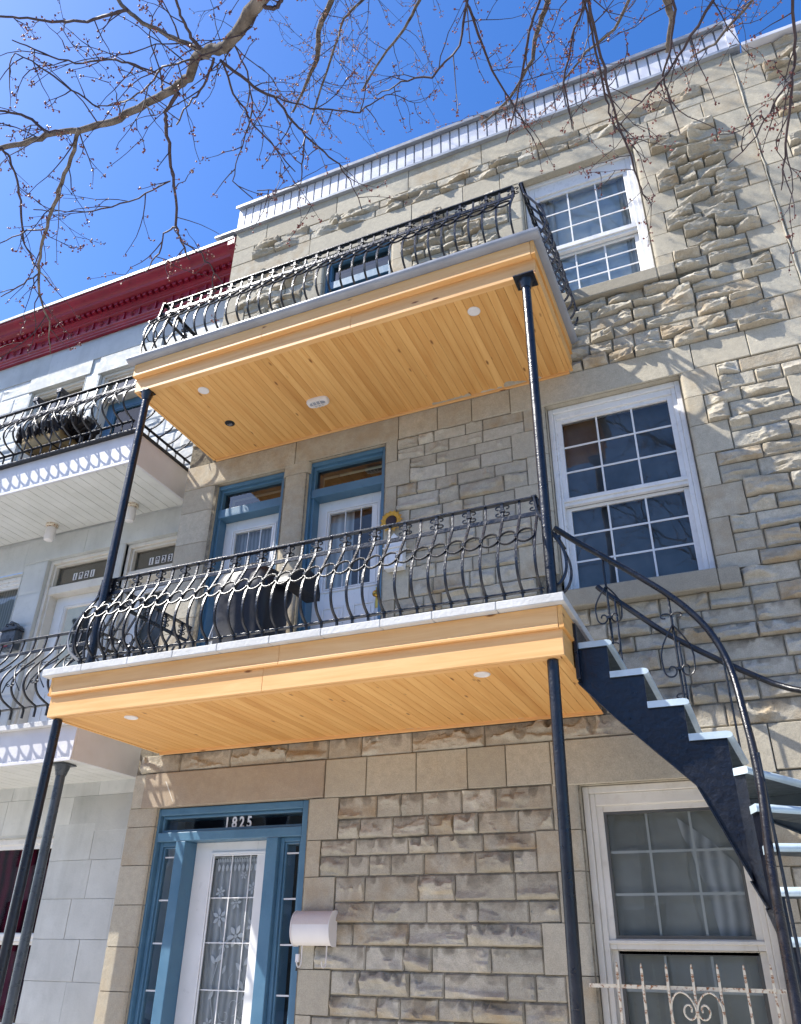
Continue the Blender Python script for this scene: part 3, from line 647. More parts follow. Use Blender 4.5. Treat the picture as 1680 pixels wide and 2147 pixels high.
def railing(parent, base, runs, mat, spacing=.123, style='ring', top=.725):
    """runs: list of (start xy, end xy, outward angle rz); posts of the S profile with rings and scrolls between"""
    rails = MB()
    for (a, b, rz) in runs:
        ox, oy = math.sin(rz), -math.cos(rz)
        def L(u, h): return ((a[0]+ox*u, a[1]+oy*u, base+h), (b[0]+ox*u, b[1]+oy*u, base+h))
        rails.obox(*L(0, 0), .034, .012); rails.obox(*L(-.049, .588), .012, .034); rails.obox(*L(-.068, top), .042, .014)
    rail = rails.build('railing', mat, parent, bevel=.002)
    key = (style, mat.name)
    if key not in protos:
        P = {}; PROFILE = PROF if style == 'ring' else [(u*1.75 if u > 0 else u, h) for u, h in PROF]
        m = MB(); m.sweep(bend(PROFILE, (0, 0, 0), 0), 0, flat=(.0155, .0155)); m.box(-.018, .018, -.018, .018, -.006, .006)
        P['baluster'] = m
        m = MB()
        if style == 'ring':
            pts = []
            for k in range(20):
                t = 2*math.pi*k/20; h = .375+math.sin(t)*.062; u = np.interp(h, [q[1] for q in PROFILE], [q[0] for q in PROFILE])+.012
                pts.append((math.cos(t)*.060, -u, h))
            m.sweep(pts, 0, closed=True, flat=(.006, .015)); m.box(-.072, -.052, -.092, -.066, .365, .385)
        else:
            for sx in (-1, 1):
                pts = [(sx*t, -np.interp(h, [q[1] for q in PROFILE], [q[0] for q in PROFILE])-.012, h) for t, h in ((-.11, .26), (-.055, .345), (0, .42), (.055, .49), (.11, .56))]; pts = [(p_[0], -np.interp(p_[2]-.16, [q[1] for q in PROFILE], [q[0] for q in PROFILE])-.012, p_[2]-.16) for p_ in pts]
                m.sweep(pts, .006, 5)
            for sx in (-1, 1):
                for sz, hh in ((1, .34), (-1, .18)): C_scroll(m, (0, -np.interp(hh, [q[1] for q in PROFILE], [q[0] for q in PROFILE])-.014, hh), sx, sz, .03, .005)
        P['ring' if style == 'ring' else 'cross'] = m
        m = MB()
        for sx in (-1, 1):
            for sz in (-1, 1): C_scroll(m, (0, .062, .662+sz*.006), sx, sz, .033, .0058)
        m.box(-.011, .011, .052, .072, .60, .718); m.box(-.018, .018, .046, .078, .652, .668)
        P['scroll'] = m
        protos[key] = P
    P = protos[key]; first = {}
    def put(name, loc, rz):
        if name not in first:
            o = P[name].build(name, mat, rail, 40); first[name] = o
            o.location = Vector(loc)-world_of(rail); o.rotation_euler = (0, 0, rz)
        else: inst(first[name], name, rail, loc, rz)
    for (a, b, rz) in runs:
        a = Vector((*a, base)); b = Vector((*b, base)); n = max(1, round((b-a).length/spacing))
        for k in range(n+1):
            p = a.lerp(b, k/n); put('baluster', p, rz)
            if k < n:
                mid = a.lerp(b, (k+.5)/n)
                if style == 'ring': put('ring', mid, rz)
                elif k % 2 == 0: put('cross', a.lerp(b, (k+1)/n), rz)
            if style == 'ring' and k % 2 == 1: put('scroll', p, rz)
    return rail
def soffit(bal, x0, x1, y0, y1, z, mat, w=.0735, name='soffit'):
    s = MB(); x = x0
    s.box(x0, x1, y0, y1, z+.010, z+.03, tone=(.3, 0, .5))
    while x < x1-.004:
        b = min(x+w, x1); tn = (min(1, max(0, random.gauss(.5, .22))), 0, random.random())
        s.prism([(x+.0008, z+.010), (x+.0012, z+.0012), (x+.0035, z), (b-.0035, z), (b-.0012, z+.0012), (b-.0008, z+.010)], y0, y1, 'y', tone=tn); x = b
    return s.build(name, mat, bal)
def disc_light(bal, x, y, z, r=.055):
    m = MB(); m.lathe([(r, 0), (r, -.006), (r*.82, -.010), (r*.78, -.006), (r*.4, -.004), (.002, -.004)], (x, y, z), 'z', 24)
    return m.build('recessed_light', M['plastic_white'], bal, 40)
def post(bal, x, y, z0, z1, mat, r=.036, lean=0, plate=True):
    m = MB(); m.sweep([(x, y, z0), (x-lean*.5, y, (z0+z1)/2), (x-lean, y, z1-.012)], r, 16)
    if plate: w = plate if plate is not True else .085; m.box(x-lean-w, x-lean+w, y-w, y+w, z1-.012, z1-.001); m.sweep([(x-lean, y, z1-.10), (x-lean, y, z1-.012)], [r*1.12, r*1.7], 16)
    m.sweep([(x, y, z0), (x, y, z0+.06)], r*1.15, 16)
    return m.build('support_post', mat, bal, 40)
def wood_band(mb, x0, x1, y, yb, z0, z1, lip=0, dp=.03):
    """front, left and right boards of a deck edge; front boards jointed"""
    cuts = [x0, x0+(x1-x0)*random.uniform(.36, .6), x1]
    for a, b in zip(cuts, cuts[1:]):
        tn = (random.uniform(.35, .75), 0, random.random())
        pr = [(y+dp, z0), (y-lip, z0), (y-lip, z0+.018), (y, z0+.034), (y, z1), (y+dp, z1)] if lip else [(y+.03, z0), (y, z0), (y, z1), (y+.03, z1)]
        mb.prism(pr, a, b-.0015, 'x', tone=tn)
def deck_edge(bal, x0, x1, zlo, zmid, ztop, yf, st_=.022, name='fascia'):
    f = MB()
    wood_band(f, x0+.0305, x1-.0305, yf, 0, zmid, ztop, .004, st_+.03); wood_band(f, x0+.014, x1-.014, yf+st_, 0, zlo, zmid)
    o = f.build(name, M['wood_x'], bal, bevel=.003)
    for xs, sg in ((x0, 1), (x1, -1)):
        g = MB()
        tn = (random.uniform(.4, .7), 0, random.random())
        a, b = sorted((xs, xs+sg*.03)); g.box(a, b, yf, -.02, zmid, ztop, tone=tn)
        c, d = sorted((xs-sg*.004, xs)); g.box(c, d, yf-.004, -.02, zmid, zmid+.022, tone=tn)
        a, b = sorted((xs+sg*.014, xs+sg*.042)); g.box(a, b, yf+st_+.03, -.02, zlo, zmid-.0015, tone=(random.uniform(.4, .7), 0, random.random()))
        g.build('side_fascia', M['wood_y'], bal, bevel=.003)

# upper balcony
bu = thing('balcony', (-2.95, -.7, 6.6), 'upper pine balcony with metal gutter edge and oval lamp, below the ribbed parapet', 'balcony')
deck_edge(bu, -5.0, -.905, 6.42, 6.585, 6.735, -1.405, .052)
soffit(bu, -4.956, -.949, -1.30, -.035, 6.424, M['wood_y'])
t = MB(); t.box(-4.95, -.955, -.035, -.012, 6.40, 6.45); t.box(-4.95, -.955, -1.345, -1.30, 6.4185, 6.45); t.build('trim', M['wood_x'], bu, bevel=.003)
g = MB(); U = [(0, 6.738), (0, 6.795), (-.012, 6.805), (-.062, 6.808), (-.080, 6.797), (-.083, 6.778), (-.076, 6.760), (-.055, 6.745)]
g.prism([(-1.395+a, h) for a, h in U], -5.065, -.845, 'x'); g.prism([(-.925-a, h) for a, h in U], -1.40, -.02, 'y'); g.prism([(-4.985+a, h) for a, h in U], -1.40, -.02, 'y')
g.build('gutter', M['metal'], bu, 50, bevel=.003)
d = MB(); d.box(-4.97, -.935, -1.38, -.01, 6.735, 6.79); d.build('deck', M['greyblue'], bu)
railing(bu, 6.90, [((-4.93, -1.33), (-1.07, -1.33), 0), ((-.925, -1.28), (-.925, -.04), R(90)), ((-4.97, -.04), (-4.97, -1.30), R(-90))], M['black'])
for x, y in ((-1.522, -1.129), (-4.329, -1.117)): disc_light(bu, x, y, 6.424)
m = MB(); m.lathe([(.052, .0), (.052, -.004), (.047, -.004), (.047, -.003), (.002, -.003)], (-4.407, -.552, 6.424), 'z', 20); jb = m.build('junction_box', M['black_flat'], bu, 40)
m = MB()
for k in range(3): m.sweep([(-4.43+.02*k, -.55, 6.42), (-4.425+.02*k, -.56+.012*k, 6.405), (-4.41+.012*k, -.54, 6.402), (-4.40, -.55+.01*k, 6.416)], .004, 5)
m.build('wire', M['metal'], jb)
m = MB(); n = 28; ov = lambda a, b, z: [(-3.368+a*math.copysign(abs(math.cos(t))**.62, math.cos(t)), -.535+b*math.copysign(abs(math.sin(t))**.62, math.sin(t)), z) for t in [2*math.pi*k/n for k in range(n)]]
rings = [ov(.118, .062, 6.424), ov(.118, .062, 6.402), ov(.108, .054, 6.386), ov(.085, .036, 6.386), ov(.082, .034, 6.40)]
v = [p for q in rings for p in q]; m.add(v, [(i*n+j, i*n+(j+1) % n, (i+1)*n+(j+1) % n, (i+1)*n+j) for i in range(4) for j in range(n)])
bl = m.build('bulkhead_lamp', M['plastic_white'], bu, 40)
m = MB(); rings = [ov(.084, .036, 6.398), ov(.07, .028, 6.380), ov(.03, .012, 6.374)]; v = [p for q in rings for p in q]
m.add(v, [(i*n+j, i*n+(j+1) % n, (i+1)*n+(j+1) % n, (i+1)*n+j) for i in range(2) for j in range(n)]+[tuple(2*n+j for j in range(n))]); m.build('lens', M['metal'], bl, 60)
m = MB()
for k in (-.04, 0, .04): m.sweep([(-3.368+k, -.59, 6.384), (-3.368+k, -.565, 6.372), (-3.368+k, -.505, 6.372), (-3.368+k, -.48, 6.384)], .004, 5)
m.sweep([(-3.47, -.535, 6.384), (-3.44, -.535, 6.370), (-3.296, -.535, 6.370), (-3.266, -.535, 6.384)], .004, 5); m.build('guard', M['plastic_white'], bl)
post(bu, -1.018, -1.305, 3.575, 6.424, M['black'])['label'] = 'black pipe post at the right end'
post(bu, -4.86, -1.305, 3.575, 6.424, M['black'], plate=.055)['label'] = 'black pipe post at the left end'

# lower balcony
bl_ = thing('balcony', (-3.0, -.7, 3.4), 'lower pine balcony with worn white slab edge, above the street door', 'balcony')
deck_edge(bl_, -5.13, -.945, 3.21, 3.378, 3.525, -1.405)
soffit(bl_, -5.086, -.989, -1.30, -.035, 3.214, M['wood_y'])
t = MB(); t.box(-5.08, -.995, -.035, -.012, 3.19, 3.24); t.box(-5.08, -.995, -1.345, -1.30, 3.2085, 3.24); t.build('trim', M['wood_x'], bl_, bevel=.003)
d = MB(); cuts = [-5.19]+[-5.19+k*.4275+random.uniform(-.03, .03) for k in range(1, 10)]+[-.915]
for a, b in zip(cuts, cuts[1:]): d.box(a+.0012, b-.0012, -1.462, -.012, 3.527, 3.587+random.uniform(-.0015, .0015))
d.build('deck', M['nose'], bl_, bevel=.006)
railing(bl_, 3.69, [((-4.95, -1.315), (-1.085, -1.315), 0), ((-1.03, -1.28), (-1.03, -1.14), R(90)), ((-5.0, -.04), (-5.0, -1.28), R(-90))], M['black'])
m = MB(); m.sweep(bend(PROF[1:12], (-4.99, -1.305, 3.69), R(-40)), 0, flat=(.07, .006)); m.build('corner_strap', M['metal'], bl_, 40)
for x, y in ((-1.551, -1.185), (-4.479, -1.135)): disc_light(bl_, x, y, 3.214)
post(bl_, -1.085, -1.315, .1, 3.214, M['black'], lean=-.035, plate=False)['label'] = 'black pipe post at the right end'
post(bl_, -5.06, -1.315, .1, 3.214, M['black'], plate=False)['label'] = 'black pipe post at the left end'

# ------------------------------------------------------------------ the curved outside stair
st = thing('staircase', (-.1, -1.2, .1), 'curved black iron outdoor staircase with pale grey treads, rising to the lower balcony', 'staircase')
Q = [(-.95, -1.08), (-.75, -1.08), (-.55, -1.08), (-.345, -1.08), (-.14, -1.085), (-.085, -1.125), (-.055, -1.21), (-.036, -1.36), (-.024, -1.52), (-.02, -1.66), (-.024, -1.79)]
Dn = [(0, 1)]*4+[(.06, 1), (.5, .87), (.80, .60), (.95, .30), (.99, .10), (1, 0), (1, -.03)]
while len(Q) < 17: Q.append((Q[-1][0]-.012, Q[-1][1]-.165)); Dn.append((1, -.06))
LW = .80; RI = .21; Z0 = 3.587
NZ = 16
def q3(i, s_=0, z=0.):
    d = Vector(Dn[i]).normalized(); return Vector((Q[i][0]+d.x*s_, Q[i][1]+d.y*s_, z))
for n_ in range(1, NZ+1):
    z = Z0-RI*n_; a0, b0 = q3(n_-1, -.012, z), q3(n_-1, LW, z); a1, b1 = q3(n_, -.012, z), q3(n_, LW, z)
    ra = (a1-a0); rb = (b1-b0); a1 += ra.normalized()*.035; b1 += rb.normalized()*.035
    tr = MB(); k = [(a0, b0, -.04), (a0, b0, 0)]
    prof = [(0, -.04), (0, 0), (.86, 0), (.95, -.005), (.99, -.014), (1, -.022), (.99, -.031), (.95, -.038), (.86, -.04)]
    v = [tuple(a0.lerp(a1, u)+Vector((0, 0, h))) for u, h in prof]+[tuple(b0.lerp(b1, u)+Vector((0, 0, h))) for u, h in prof]
    m_ = len(prof); tr.add(v, [(i, (i+1) % m_, m_+(i+1) % m_, m_+i) for i in range(m_)]+[tuple(range(m_)), tuple(range(m_, 2*m_))])
    tr.m = [0]*m_+[0, 0]; tr.m[m_-1] = 1; tr.build('tread', [M['tread'], M['greyblue']], st, 50)
ZBOT = [3.12, 2.89, 2.68, 2.47, 1.97, 1.84, 1.73, 1.60, 1.44, 1.26, 1.07, .86, .65, .44, .23, .12, .1]
def stringer(s_, th, mat, drop=.40, saw=True):
    m = MB(); top = []; bot = []
    for i in range(0, NZ):
        a = q3(i, s_); b = q3(i+1, s_); zt = Z0-RI*(i+1)-.041
        za, zb = ((ZBOT[i], ZBOT[i+1]) if saw else (Z0-RI*i-.041-drop, Z0-RI*(i+1)-.041-drop))
        dd = Vector(Dn[i]).normalized()*th; dd = Vector((dd.x, dd.y, 0)); de = Vector(Dn[i+1]).normalized()*th; de = Vector((de.x, de.y, 0))
        N = 3
        for k in range(N):
            p, q = a.lerp(b, k/N), a.lerp(b, (k+1)/N); zp, zq = za+(zb-za)*k/N, za+(zb-za)*(k+1)/N
            zp = min(zp, zt-.02); zq = min(zq, zt-.02)
            v = [(p.x, p.y, zp), (q.x, q.y, zq), (q.x, q.y, zt), (p.x, p.y, zt)]; v += [(x+dd.x, y+dd.y, z) for x, y, z in v]
            m.add(v, [(0, 1, 2, 3), (7, 6, 5, 4), (0, 4, 5, 1), (2, 6, 7, 3), (1, 5, 6, 2), (0, 3, 7, 4)])
            top.append((p.x, p.y, zt)); bot.append(Vector((p.x, p.y, zp-.004)))
    bot.append(Vector((q.x, q.y, zq-.004)))
    for p, q in zip(bot, bot[1:]):
        if (q-p).length > .005: m.obox(p, q, .05, .008)
    return m.build('stringer', mat, st)
stringer(.005, .014, M['stringer'])['label'] = 'black stepped plate on the street side'
stringer(LW-.02, .014, M['greyblue'], .30, False)['label'] = 'grey stepped plate on the wall side'
m = MB(); m.box(-.951, -.925, -1.13, -.25, 3.13, 3.50); m.build('bracket_plate', M['black'], st, bevel=.003)
def handrail(pts, r=.021):
    m = MB(); m.sweep(smooth_path(pts, 2), r, 10); return m.build('handrail', M['black'], st, 50)
RH = .735
inner = [(-1.0, -1.16, 4.20), (-.86, -1.09, 4.09), (-.71, -1.08, 3.965), (-.519, -1.08, 3.801), (-.333, -1.08, 3.63), (-.225, -1.08, 3.505), (-.135, -1.085, 3.37), (-.075, -1.09, 3.22), (-.045, -1.11, 3.08), (-.032, -1.16, 2.93), (-.024, -1.24, 2.76), (-.013, -1.36, 2.579), (-.01, -1.52, 2.382), (-.022, -1.68, 2.181), (-.033, -1.84, 2.02), (-.037, -2.0, 1.856), (-.038, -2.2, 1.709), (-.038, -2.45, 1.52), (-.037, -2.75, 1.30)]
handrail(inner)['label'] = 'curved handrail on the street side'
outer = [(-.89, -.28, 4.10), (-.862, -.28, 4.067), (-.64, -.28, 3.85), (-.431, -.28, 3.643), (-.059, -.26, 3.378), (.335, -.27, 3.13)]
for i in (7, 8, 9, 11, 13, 15):
    p = q3(i, LW+.03); outer.append((p.x, p.y, Z0-RI*i+.80-(.04 if i > 6 else 0)))
handrail(outer)['label'] = 'straight handrail near the wall'
def heart(m, o, d, hz, w, wr=.0055, flip=1):
    """pair of S scrolls forming a heart, in the vertical plane of direction d"""
    for s_ in (-1, 1):
        pts = []
        for k in range(24):
            t = k/23
            if t < .55: u = s_*w*math.sin(t/.55*1.9)*1.05; h = hz*(1-t/.55)*1.0-.0
            else:
                a = (t-.55)/.45*6.3; rr = w*.5*(1-.72*(t-.55)/.45); u = s_*(w*.50+math.cos(a)*rr); h = -hz*.10-math.sin(a)*rr*1.15
            pts.append((o[0]+d[0]*u, o[1]+d[1]*u, o[2]+flip*h))
        m.sweep(smooth_path(pts, 1), wr, 5)
    m.box(o[0]-.012, o[0]+.012, o[1]-.012, o[1]+.012, o[2]-flip*.02-.008, o[2]-flip*.02+.008)
def spindle(p, ztop, zbot, kind, d=(1, 0), hz=.26, w=.085, flip=1, mid=None):
    m = MB(); m.sweep([(p[0], p[1], zbot), (p[0], p[1], ztop)], .0085, 6)
    mid = (ztop+zbot)/2-.08 if mid is None else mid
    if kind: heart(m, (p[0], p[1]-.010, mid), d, hz, w, flip=flip)
    if kind == 2:
        for s_ in (-1, 1): C_scroll(m, (p[0], p[1]-.01, mid+hz+.035), s_, 1, .042, .0055, math.atan2(d[1], d[0]))
    o = m.build('baluster', M['black'], st, 40); return o
spindle((-.71, -1.07), 3.965, 3.35, 1, mid=3.545, hz=.20, w=.08)
spindle((-.335, -1.07), 3.63, 2.93, 2, mid=3.16, hz=.26, w=.09)
for i in (6, 8, 10, 12, 14):
    p = q3(i, .03); z = Z0-RI*i; spindle((p.x, p.y), z+(.50 if i == 6 else .62), z-.0, 0)
for i in (1, 3):
    p = q3(i, LW-.03); z = Z0-RI*i
    m = MB(); m.sweep([(p.x-.02, p.y, z-.02), (p.x-.02, p.y+.02, z+.62)], .0085, 6)
    C_scroll(m, (p.x-.02, p.y-.01, z+.20), -1, 1, .045, .0055); C_scroll(m, (p.x-.02, p.y-.01, z+.06), -1, -1, .05, .0055); m.sweep([(p.x-.02, p.y, z+.2), (p.x-.10, p.y, z+.05)], .0055, 5)
    m.build('baluster', M['black'], st, 40)
for i in (4, 6, 7, 8, 10, 12):
    p = q3(i, LW-.03); z = Z0-RI*i; spindle((p.x, p.y), z+.82, z-.02, 1 if i in (6,) else 0, d=Dn[i], hz=.18, w=.08)

# ------------------------------------------------------------------ small things on and by the stone house
mb_ = thing('mailbox', (-3.31, -.01, 1.78), 'pinkish white barrel mailbox with two newspaper hooks, right of the street door', 'mailbox')
def half_barrel(x0, x1, z0, z1, dp):
    pr = [(-.008, z0)]; n = 14
    for k in range(n+1):
        t = -.5*math.pi+math.pi*k/n; pr.append((-.008-dp*(.35+.65*math.cos(t)) if 0 < k < n else -.008-dp*.35, (z0+z1)/2+math.sin(t)*(z1-z0)/2))
    return pr+[(-.008, z1)]
b = MB(); b.prism(half_barrel(-3.475, -3.155, 1.655, 1.885, .13), -3.475, -3.155, 'x'); bd = b.build('body', M['plastic_white'], mb_, 35)
for xa in (-3.481, -3.155):
    e = MB(); e.prism(half_barrel(0, 0, 1.648, 1.892, .137), xa, xa+.006, 'x'); e.build('end_plate', M['plastic_white'], mb_)
m = NT('pebbled_lid'); m.bump(m.noise(220, 2), .9, .006); M['lid'] = m.done(m.mix(m.noise(120), lin('#c9bcb4'), lin('#d8cdc6')), .5)
l = MB(); pr = half_barrel(0, 0, 1.651, 1.889, .1345); up = [q for q in pr if q[1] > 1.795]; l.prism(up+[(-.02, 1.795)], -3.474, -3.156, 'x'); l.build('lid', M['lid'], mb_, 35)
for x in (-3.41, -3.20):
    h = MB(); h.sweep(smooth_path([(x, -.06, 1.67), (x, -.06, 1.56), (x, -.065, 1.525), (x, -.10, 1.512), (x, -.125, 1.53), (x, -.13, 1.555)], 2), 0, flat=(.012, .004)); h.build('hook', M['plastic_white'], mb_)
db = thing('doorbell', (-3.47, -.01, 1.575), 'small cream doorbell box with black wire, between street door and mailbox', 'doorbell')
b = MB(); b.box(-3.482, -3.452, -.030, -.007, 1.545, 1.60); b.build('box', M['plastic_white'], db, bevel=.003)
b = MB(); b.sweep([(-3.474, -.014, 1.545), (-3.472, -.014, 1.52), (-3.476, -.012, 1.49)], .007, 6); b.build('wire', M['black_flat'], db)
sf = thing('sunflower_ornament', (-2.76, -.02, 5.18), 'yellow sunflower ornament with brown centre hung beside the blue door', 'ornament')
b = MB()
for ly, (n, r0, r1) in enumerate(((15, .055, .118), (15, .05, .104))):
    for k in range(n):
        a = 6.283*(k+.5*ly)/n; c, s_ = math.cos(a), math.sin(a); pr = [(r0, -.014), (r0+.03, -.019), (r1-.012, -.008), (r1, 0), (r1-.012, .008), (r0+.03, .019), (r0, .014)]
        yy = -.035-.006*ly
        b.add([(-2.76+u*c-w*s_, yy-.014*math.sin((u-r0)/(r1-r0)*2.6), 5.18+u*s_+w*c) for u, w in pr], [tuple(range(7))])
        b.add([(-2.76+u*c-w*s_, yy+.004-.014*math.sin((u-r0)/(r1-r0)*2.6), 5.18+u*s_+w*c) for u, w in pr], [tuple(range(7))[::-1]])
b.build('petals', M['petal'], sf)
b = MB(); b.lathe([(.062, 0), (.062, -.02), (.05, -.035), (.02, -.04), (.002, -.04)], (-2.76, -.02, 5.18), 'y', 20); b.build('flower_centre', M['seed'], sf, 40)
m2 = thing('mailbox', (-2.71, -.02, 4.84), 'white ornate mailbox under the sunflower', 'mailbox')
b = MB(); b.prism([(-2.80, 4.66), (-2.615, 4.66), (-2.615, 4.94), (-2.66, 4.965), (-2.685, 4.99), (-2.7075, 5.02), (-2.73, 4.99), (-2.755, 4.965), (-2.80, 4.94)], -.095, -.012, 'y'); b.build('body', M['white'], m2, bevel=.006)
b = MB(); b.box(-2.81, -2.605, -.11, -.012, 4.86, 4.875); ring(b, -2.775, -2.64, 4.70, 4.83, .014, -.103, -.096); b.build('flap', M['vinyl'], m2, bevel=.002)
b = MB()
for s_ in (-1, 1): C_scroll(b, (-2.7075, -.10, 4.91), s_, 1, .03, .005)
b.build('scroll', M['vinyl'], m2)
# barbecue under its cover, on the lower balcony
bq = thing('barbecue', (-3.95, -.5, 3.59), 'barbecue under a black cover on the lower balcony, in front of the left door', 'barbecue')
b = MB(); lv = [(3.60, .27, .24), (3.95, .275, .245), (4.30, .285, .25), (4.36, .31, .27), (4.42, .33, .26), (4.50, .31, .25), (4.60, .26, .21), (4.66, .16, .14), (4.68, .03, .03)]; n = 36; v = []
for z, a, c in lv:
    for k in range(n):
        t = 2*math.pi*k/n; e = .55; w = 1+.05*math.sin(5*t+z*3)*(1 if z < 4.3 else .3)
        v.append((-3.90+a*w*math.copysign(abs(math.cos(t))**e, math.cos(t)), -.50+c*w*math.copysign(abs(math.sin(t))**e, math.sin(t)), z+.012*math.sin(3*t)))
b.add(v, [(i*n+j, i*n+(j+1) % n, (i+1)*n+(j+1) % n, (i+1)*n+j) for i in range(len(lv)-1) for j in range(n)]+[tuple((len(lv)-1)*n+j for j in range(n))]); b.build('cover', M['black_cloth'], bq, 60)
b = MB(); b.prism([(-.74, 4.38), (-.72, 4.46), (-.60, 4.55), (-.45, 4.60), (-.30, 4.58), (-.24, 4.45), (-.24, 4.38)], -3.50, -3.36, 'x'); b.build('side_shelf', M['black_cloth'], bq, 50)
fc = thing('folding_chair', (-4.25, -.62, 3.59), 'folded pale fabric chair leaning left of the covered barbecue', 'chair')
b = MB()
for dx in (0, .05, .11): b.sweep([(-4.34+dx, -.62+dx*.6, 3.60), (-4.30+dx, -.55, 4.0), (-4.24+dx, -.45+dx*.4, 4.52)], .011, 8)
b.build('frame', M['metal'], fc, 50)
b = MB(); v = []
for i in range(13):
    for j in range(4): v.append((-4.32+.045*j+.006*i+.012*math.sin(i*1.1+j), -.60+.012*i+.02*math.sin(j*2.0+i*.5), 3.68+.065*i))
b.add(v, [(i*4+j, i*4+j+1, i*4+5+j, i*4+4+j) for i in range(12) for j in range(3)]); b.build('seat_fabric', M['curtain_white'], fc, 60)
# rusty guard on the ground floor window
wg = thing('window_guard', (-.64, -.08, 1.3), 'rusty cream iron guard with pointed bars and a heart scroll across the ground floor window', 'window guard')
b = MB(); b.obox((-1.262, -.075, 1.452), (-.095, -.075, 1.446), .012, .022); b.obox((-1.262, -.075, .92), (-.095, -.075, .92), .012, .022)
for x in (-1.25, -.105):
    for z in (1.45, .92): b.obox((x, -.07, z), (x, .05, z), .012, .02)
b.build('rail', M['rust'], wg)
pk = MB(); pk.box(-.0075, .0075, -.0075, .0075, .86, 1.555); pk.prism([(-.0075, 1.555), (.0075, 1.555), (.003, 1.585), (-.003, 1.585)], -.006, .006, 'y')
pr = None
for k in range(7):
    x = -1.075+k*.152
    if pr is None: pr = pk.build('picket', M['rust'], wg); pr.location = Vector((x, -.09, 0))-world_of(wg)
    else: inst(pr, 'picket', wg, (x, -.09+random.uniform(-.002, .002), random.uniform(-.006, .004)))
b = MB(); xc = -1.075+3*.152
for s_ in (-1, 1):
    P = [(0, 1.02), (.07, 1.10), (.135, 1.22), (.152, 1.32), (.14, 1.39), (.10, 1.432), (.055, 1.425), (.018, 1.385), (.0, 1.33), (.012, 1.30), (.04, 1.285), (.068, 1.30), (.078, 1.332), (.062, 1.362), (.038, 1.365), (.026, 1.345), (.034, 1.325)]
    b.sweep(smooth_path([(xc+s_*u, -.10, h) for u, h in P], 2), .0062, 6)
b.build('heart_scroll', M['rust'], wg, 50)

# ------------------------------------------------------------------ the painted house on the left
ph = thing('painted_house', (-9, .9, 0), 'white painted stone house with dark red cornice at the far left', 'house')
V = Wall(.4, .022)
HO = [(-7.68, -6.70, 3.3, 5.86), (-6.46, -5.56, 3.3, 5.86), (-9.6, -8.08, 4.25, 5.76), (-8.92, -7.88, 6.5, 8.86), (-7.60, -6.64, 6.5, 8.80), (-8.1, -6.60, .9, 2.60)]
V.mortar(-13, -5.2, 0, 9.75, HO, .409)
def blocks(x0, x1, z0, z1, h, P, smooth=False, wm=(.35, .65)):
    z = z0; n = max(1, round((z1-z0)/h))
    for i in range(n):
        a, b = z0+(z1-z0)*i/n, z0+(z1-z0)*(i+1)/n; x = x0
        while x < x1-1e-6:
            w = random.uniform(*wm); w = x1-x if x1-(x+w) < wm[0]*.6 else w
            V.flat(x, x+w, a, b, 2, gap=.0012, c=.0022) if smooth else V.rock(x, x+w, a, b, P); x += w
blocks(-6.60, -5.2, 0, 2.70, .322, .0, True); blocks(-13, -8.1, 0, 2.70, .322, 0, True); blocks(-8.1, -6.6, 0, .9, .3, 0, True)
blocks(-13, -5.2, 2.62, 3.3, .34, 0, True, (.8, 1.4))
blocks(-13, -9.6, 3.3, 5.86, .32, .022); blocks(-9.6, -8.08, 3.3, 4.15, .28, .02); V.box(-9.7, -8.0, .32, .6, 4.15, 4.25, 2)
blocks(-8.08, -7.68, 3.3, 5.86, .42, .014, wm=(.4, .41)); V.jamb(-6.46, -6.70, 3.3, 5.86, r=.03, both=True); blocks(-5.56, -5.2, 3.3, 5.86, .4, .01)
blocks(-9.6, -8.08, 5.76, 6.2, .44, .012, wm=(.7, 1.)); blocks(-8.08, -5.2, 5.86, 6.2, .34, 0, True, (.9, 1.3))
blocks(-13, -8.92, 6.2, 8.86, .30, .024); blocks(-7.88, -7.60, 6.5, 8.86, .36, .018, wm=(.28, .29)); blocks(-6.64, -5.2, 6.2, 8.86, .29, .024)
V.box(-9.0, -7.8, .385, .65, 8.86, 9.12, 2); V.box(-7.65, -6.55, .387, .65, 8.80, 9.10, 2); blocks(-6.55, -5.2, 8.86, 9.12, .26, .018); blocks(-13, -9, 8.86, 9.12, .26, .018)
blocks(-13, -5.2, 9.12, 9.58, .46, 0, True, (1.2, 1.9))
for x0, x1, z0, z1 in HO: V.box(x0-.01, x0, .40, .70, z0, z1, 2); V.box(x1, x1+.01, .40, .70, z0, z1, 2); V.box(x0, x1, .42, .70, z1-.003, z1+.0015, 2)
V.build('wall', [M['painted_block'], M['painted_stone'], M['painted_block'], M['painted_block']], ph)
r = MB(); r.box(-13, -5.22, .5, 11, 9.7, 9.9); r.build('roof', M['flash'], ph)
c = MB(); CX = (-13.2, -5.215)
c.prism([(.40, 9.54), (.345, 9.54), (.345, 9.565), (.33, 9.58), (.33, 9.61), (.31, 9.625), (.31, 9.645), (.325, 9.655), (.325, 9.785), (.29, 9.80), (.285, 9.815), (.27, 9.82), (.255, 9.845), (.235, 9.85), (.235, 9.905), (.15, 9.925), (.12, 9.935), (.105, 9.97), (.06, 10.0), (.03, 10.045), (.005, 10.06), (.0, 10.11), (.40, 10.13)], *CX, 'x')
x = -5.27
while x > -13: c.box(x-.055, x, .185, .24, 9.858, 9.903); x -= .105
x = -5.42
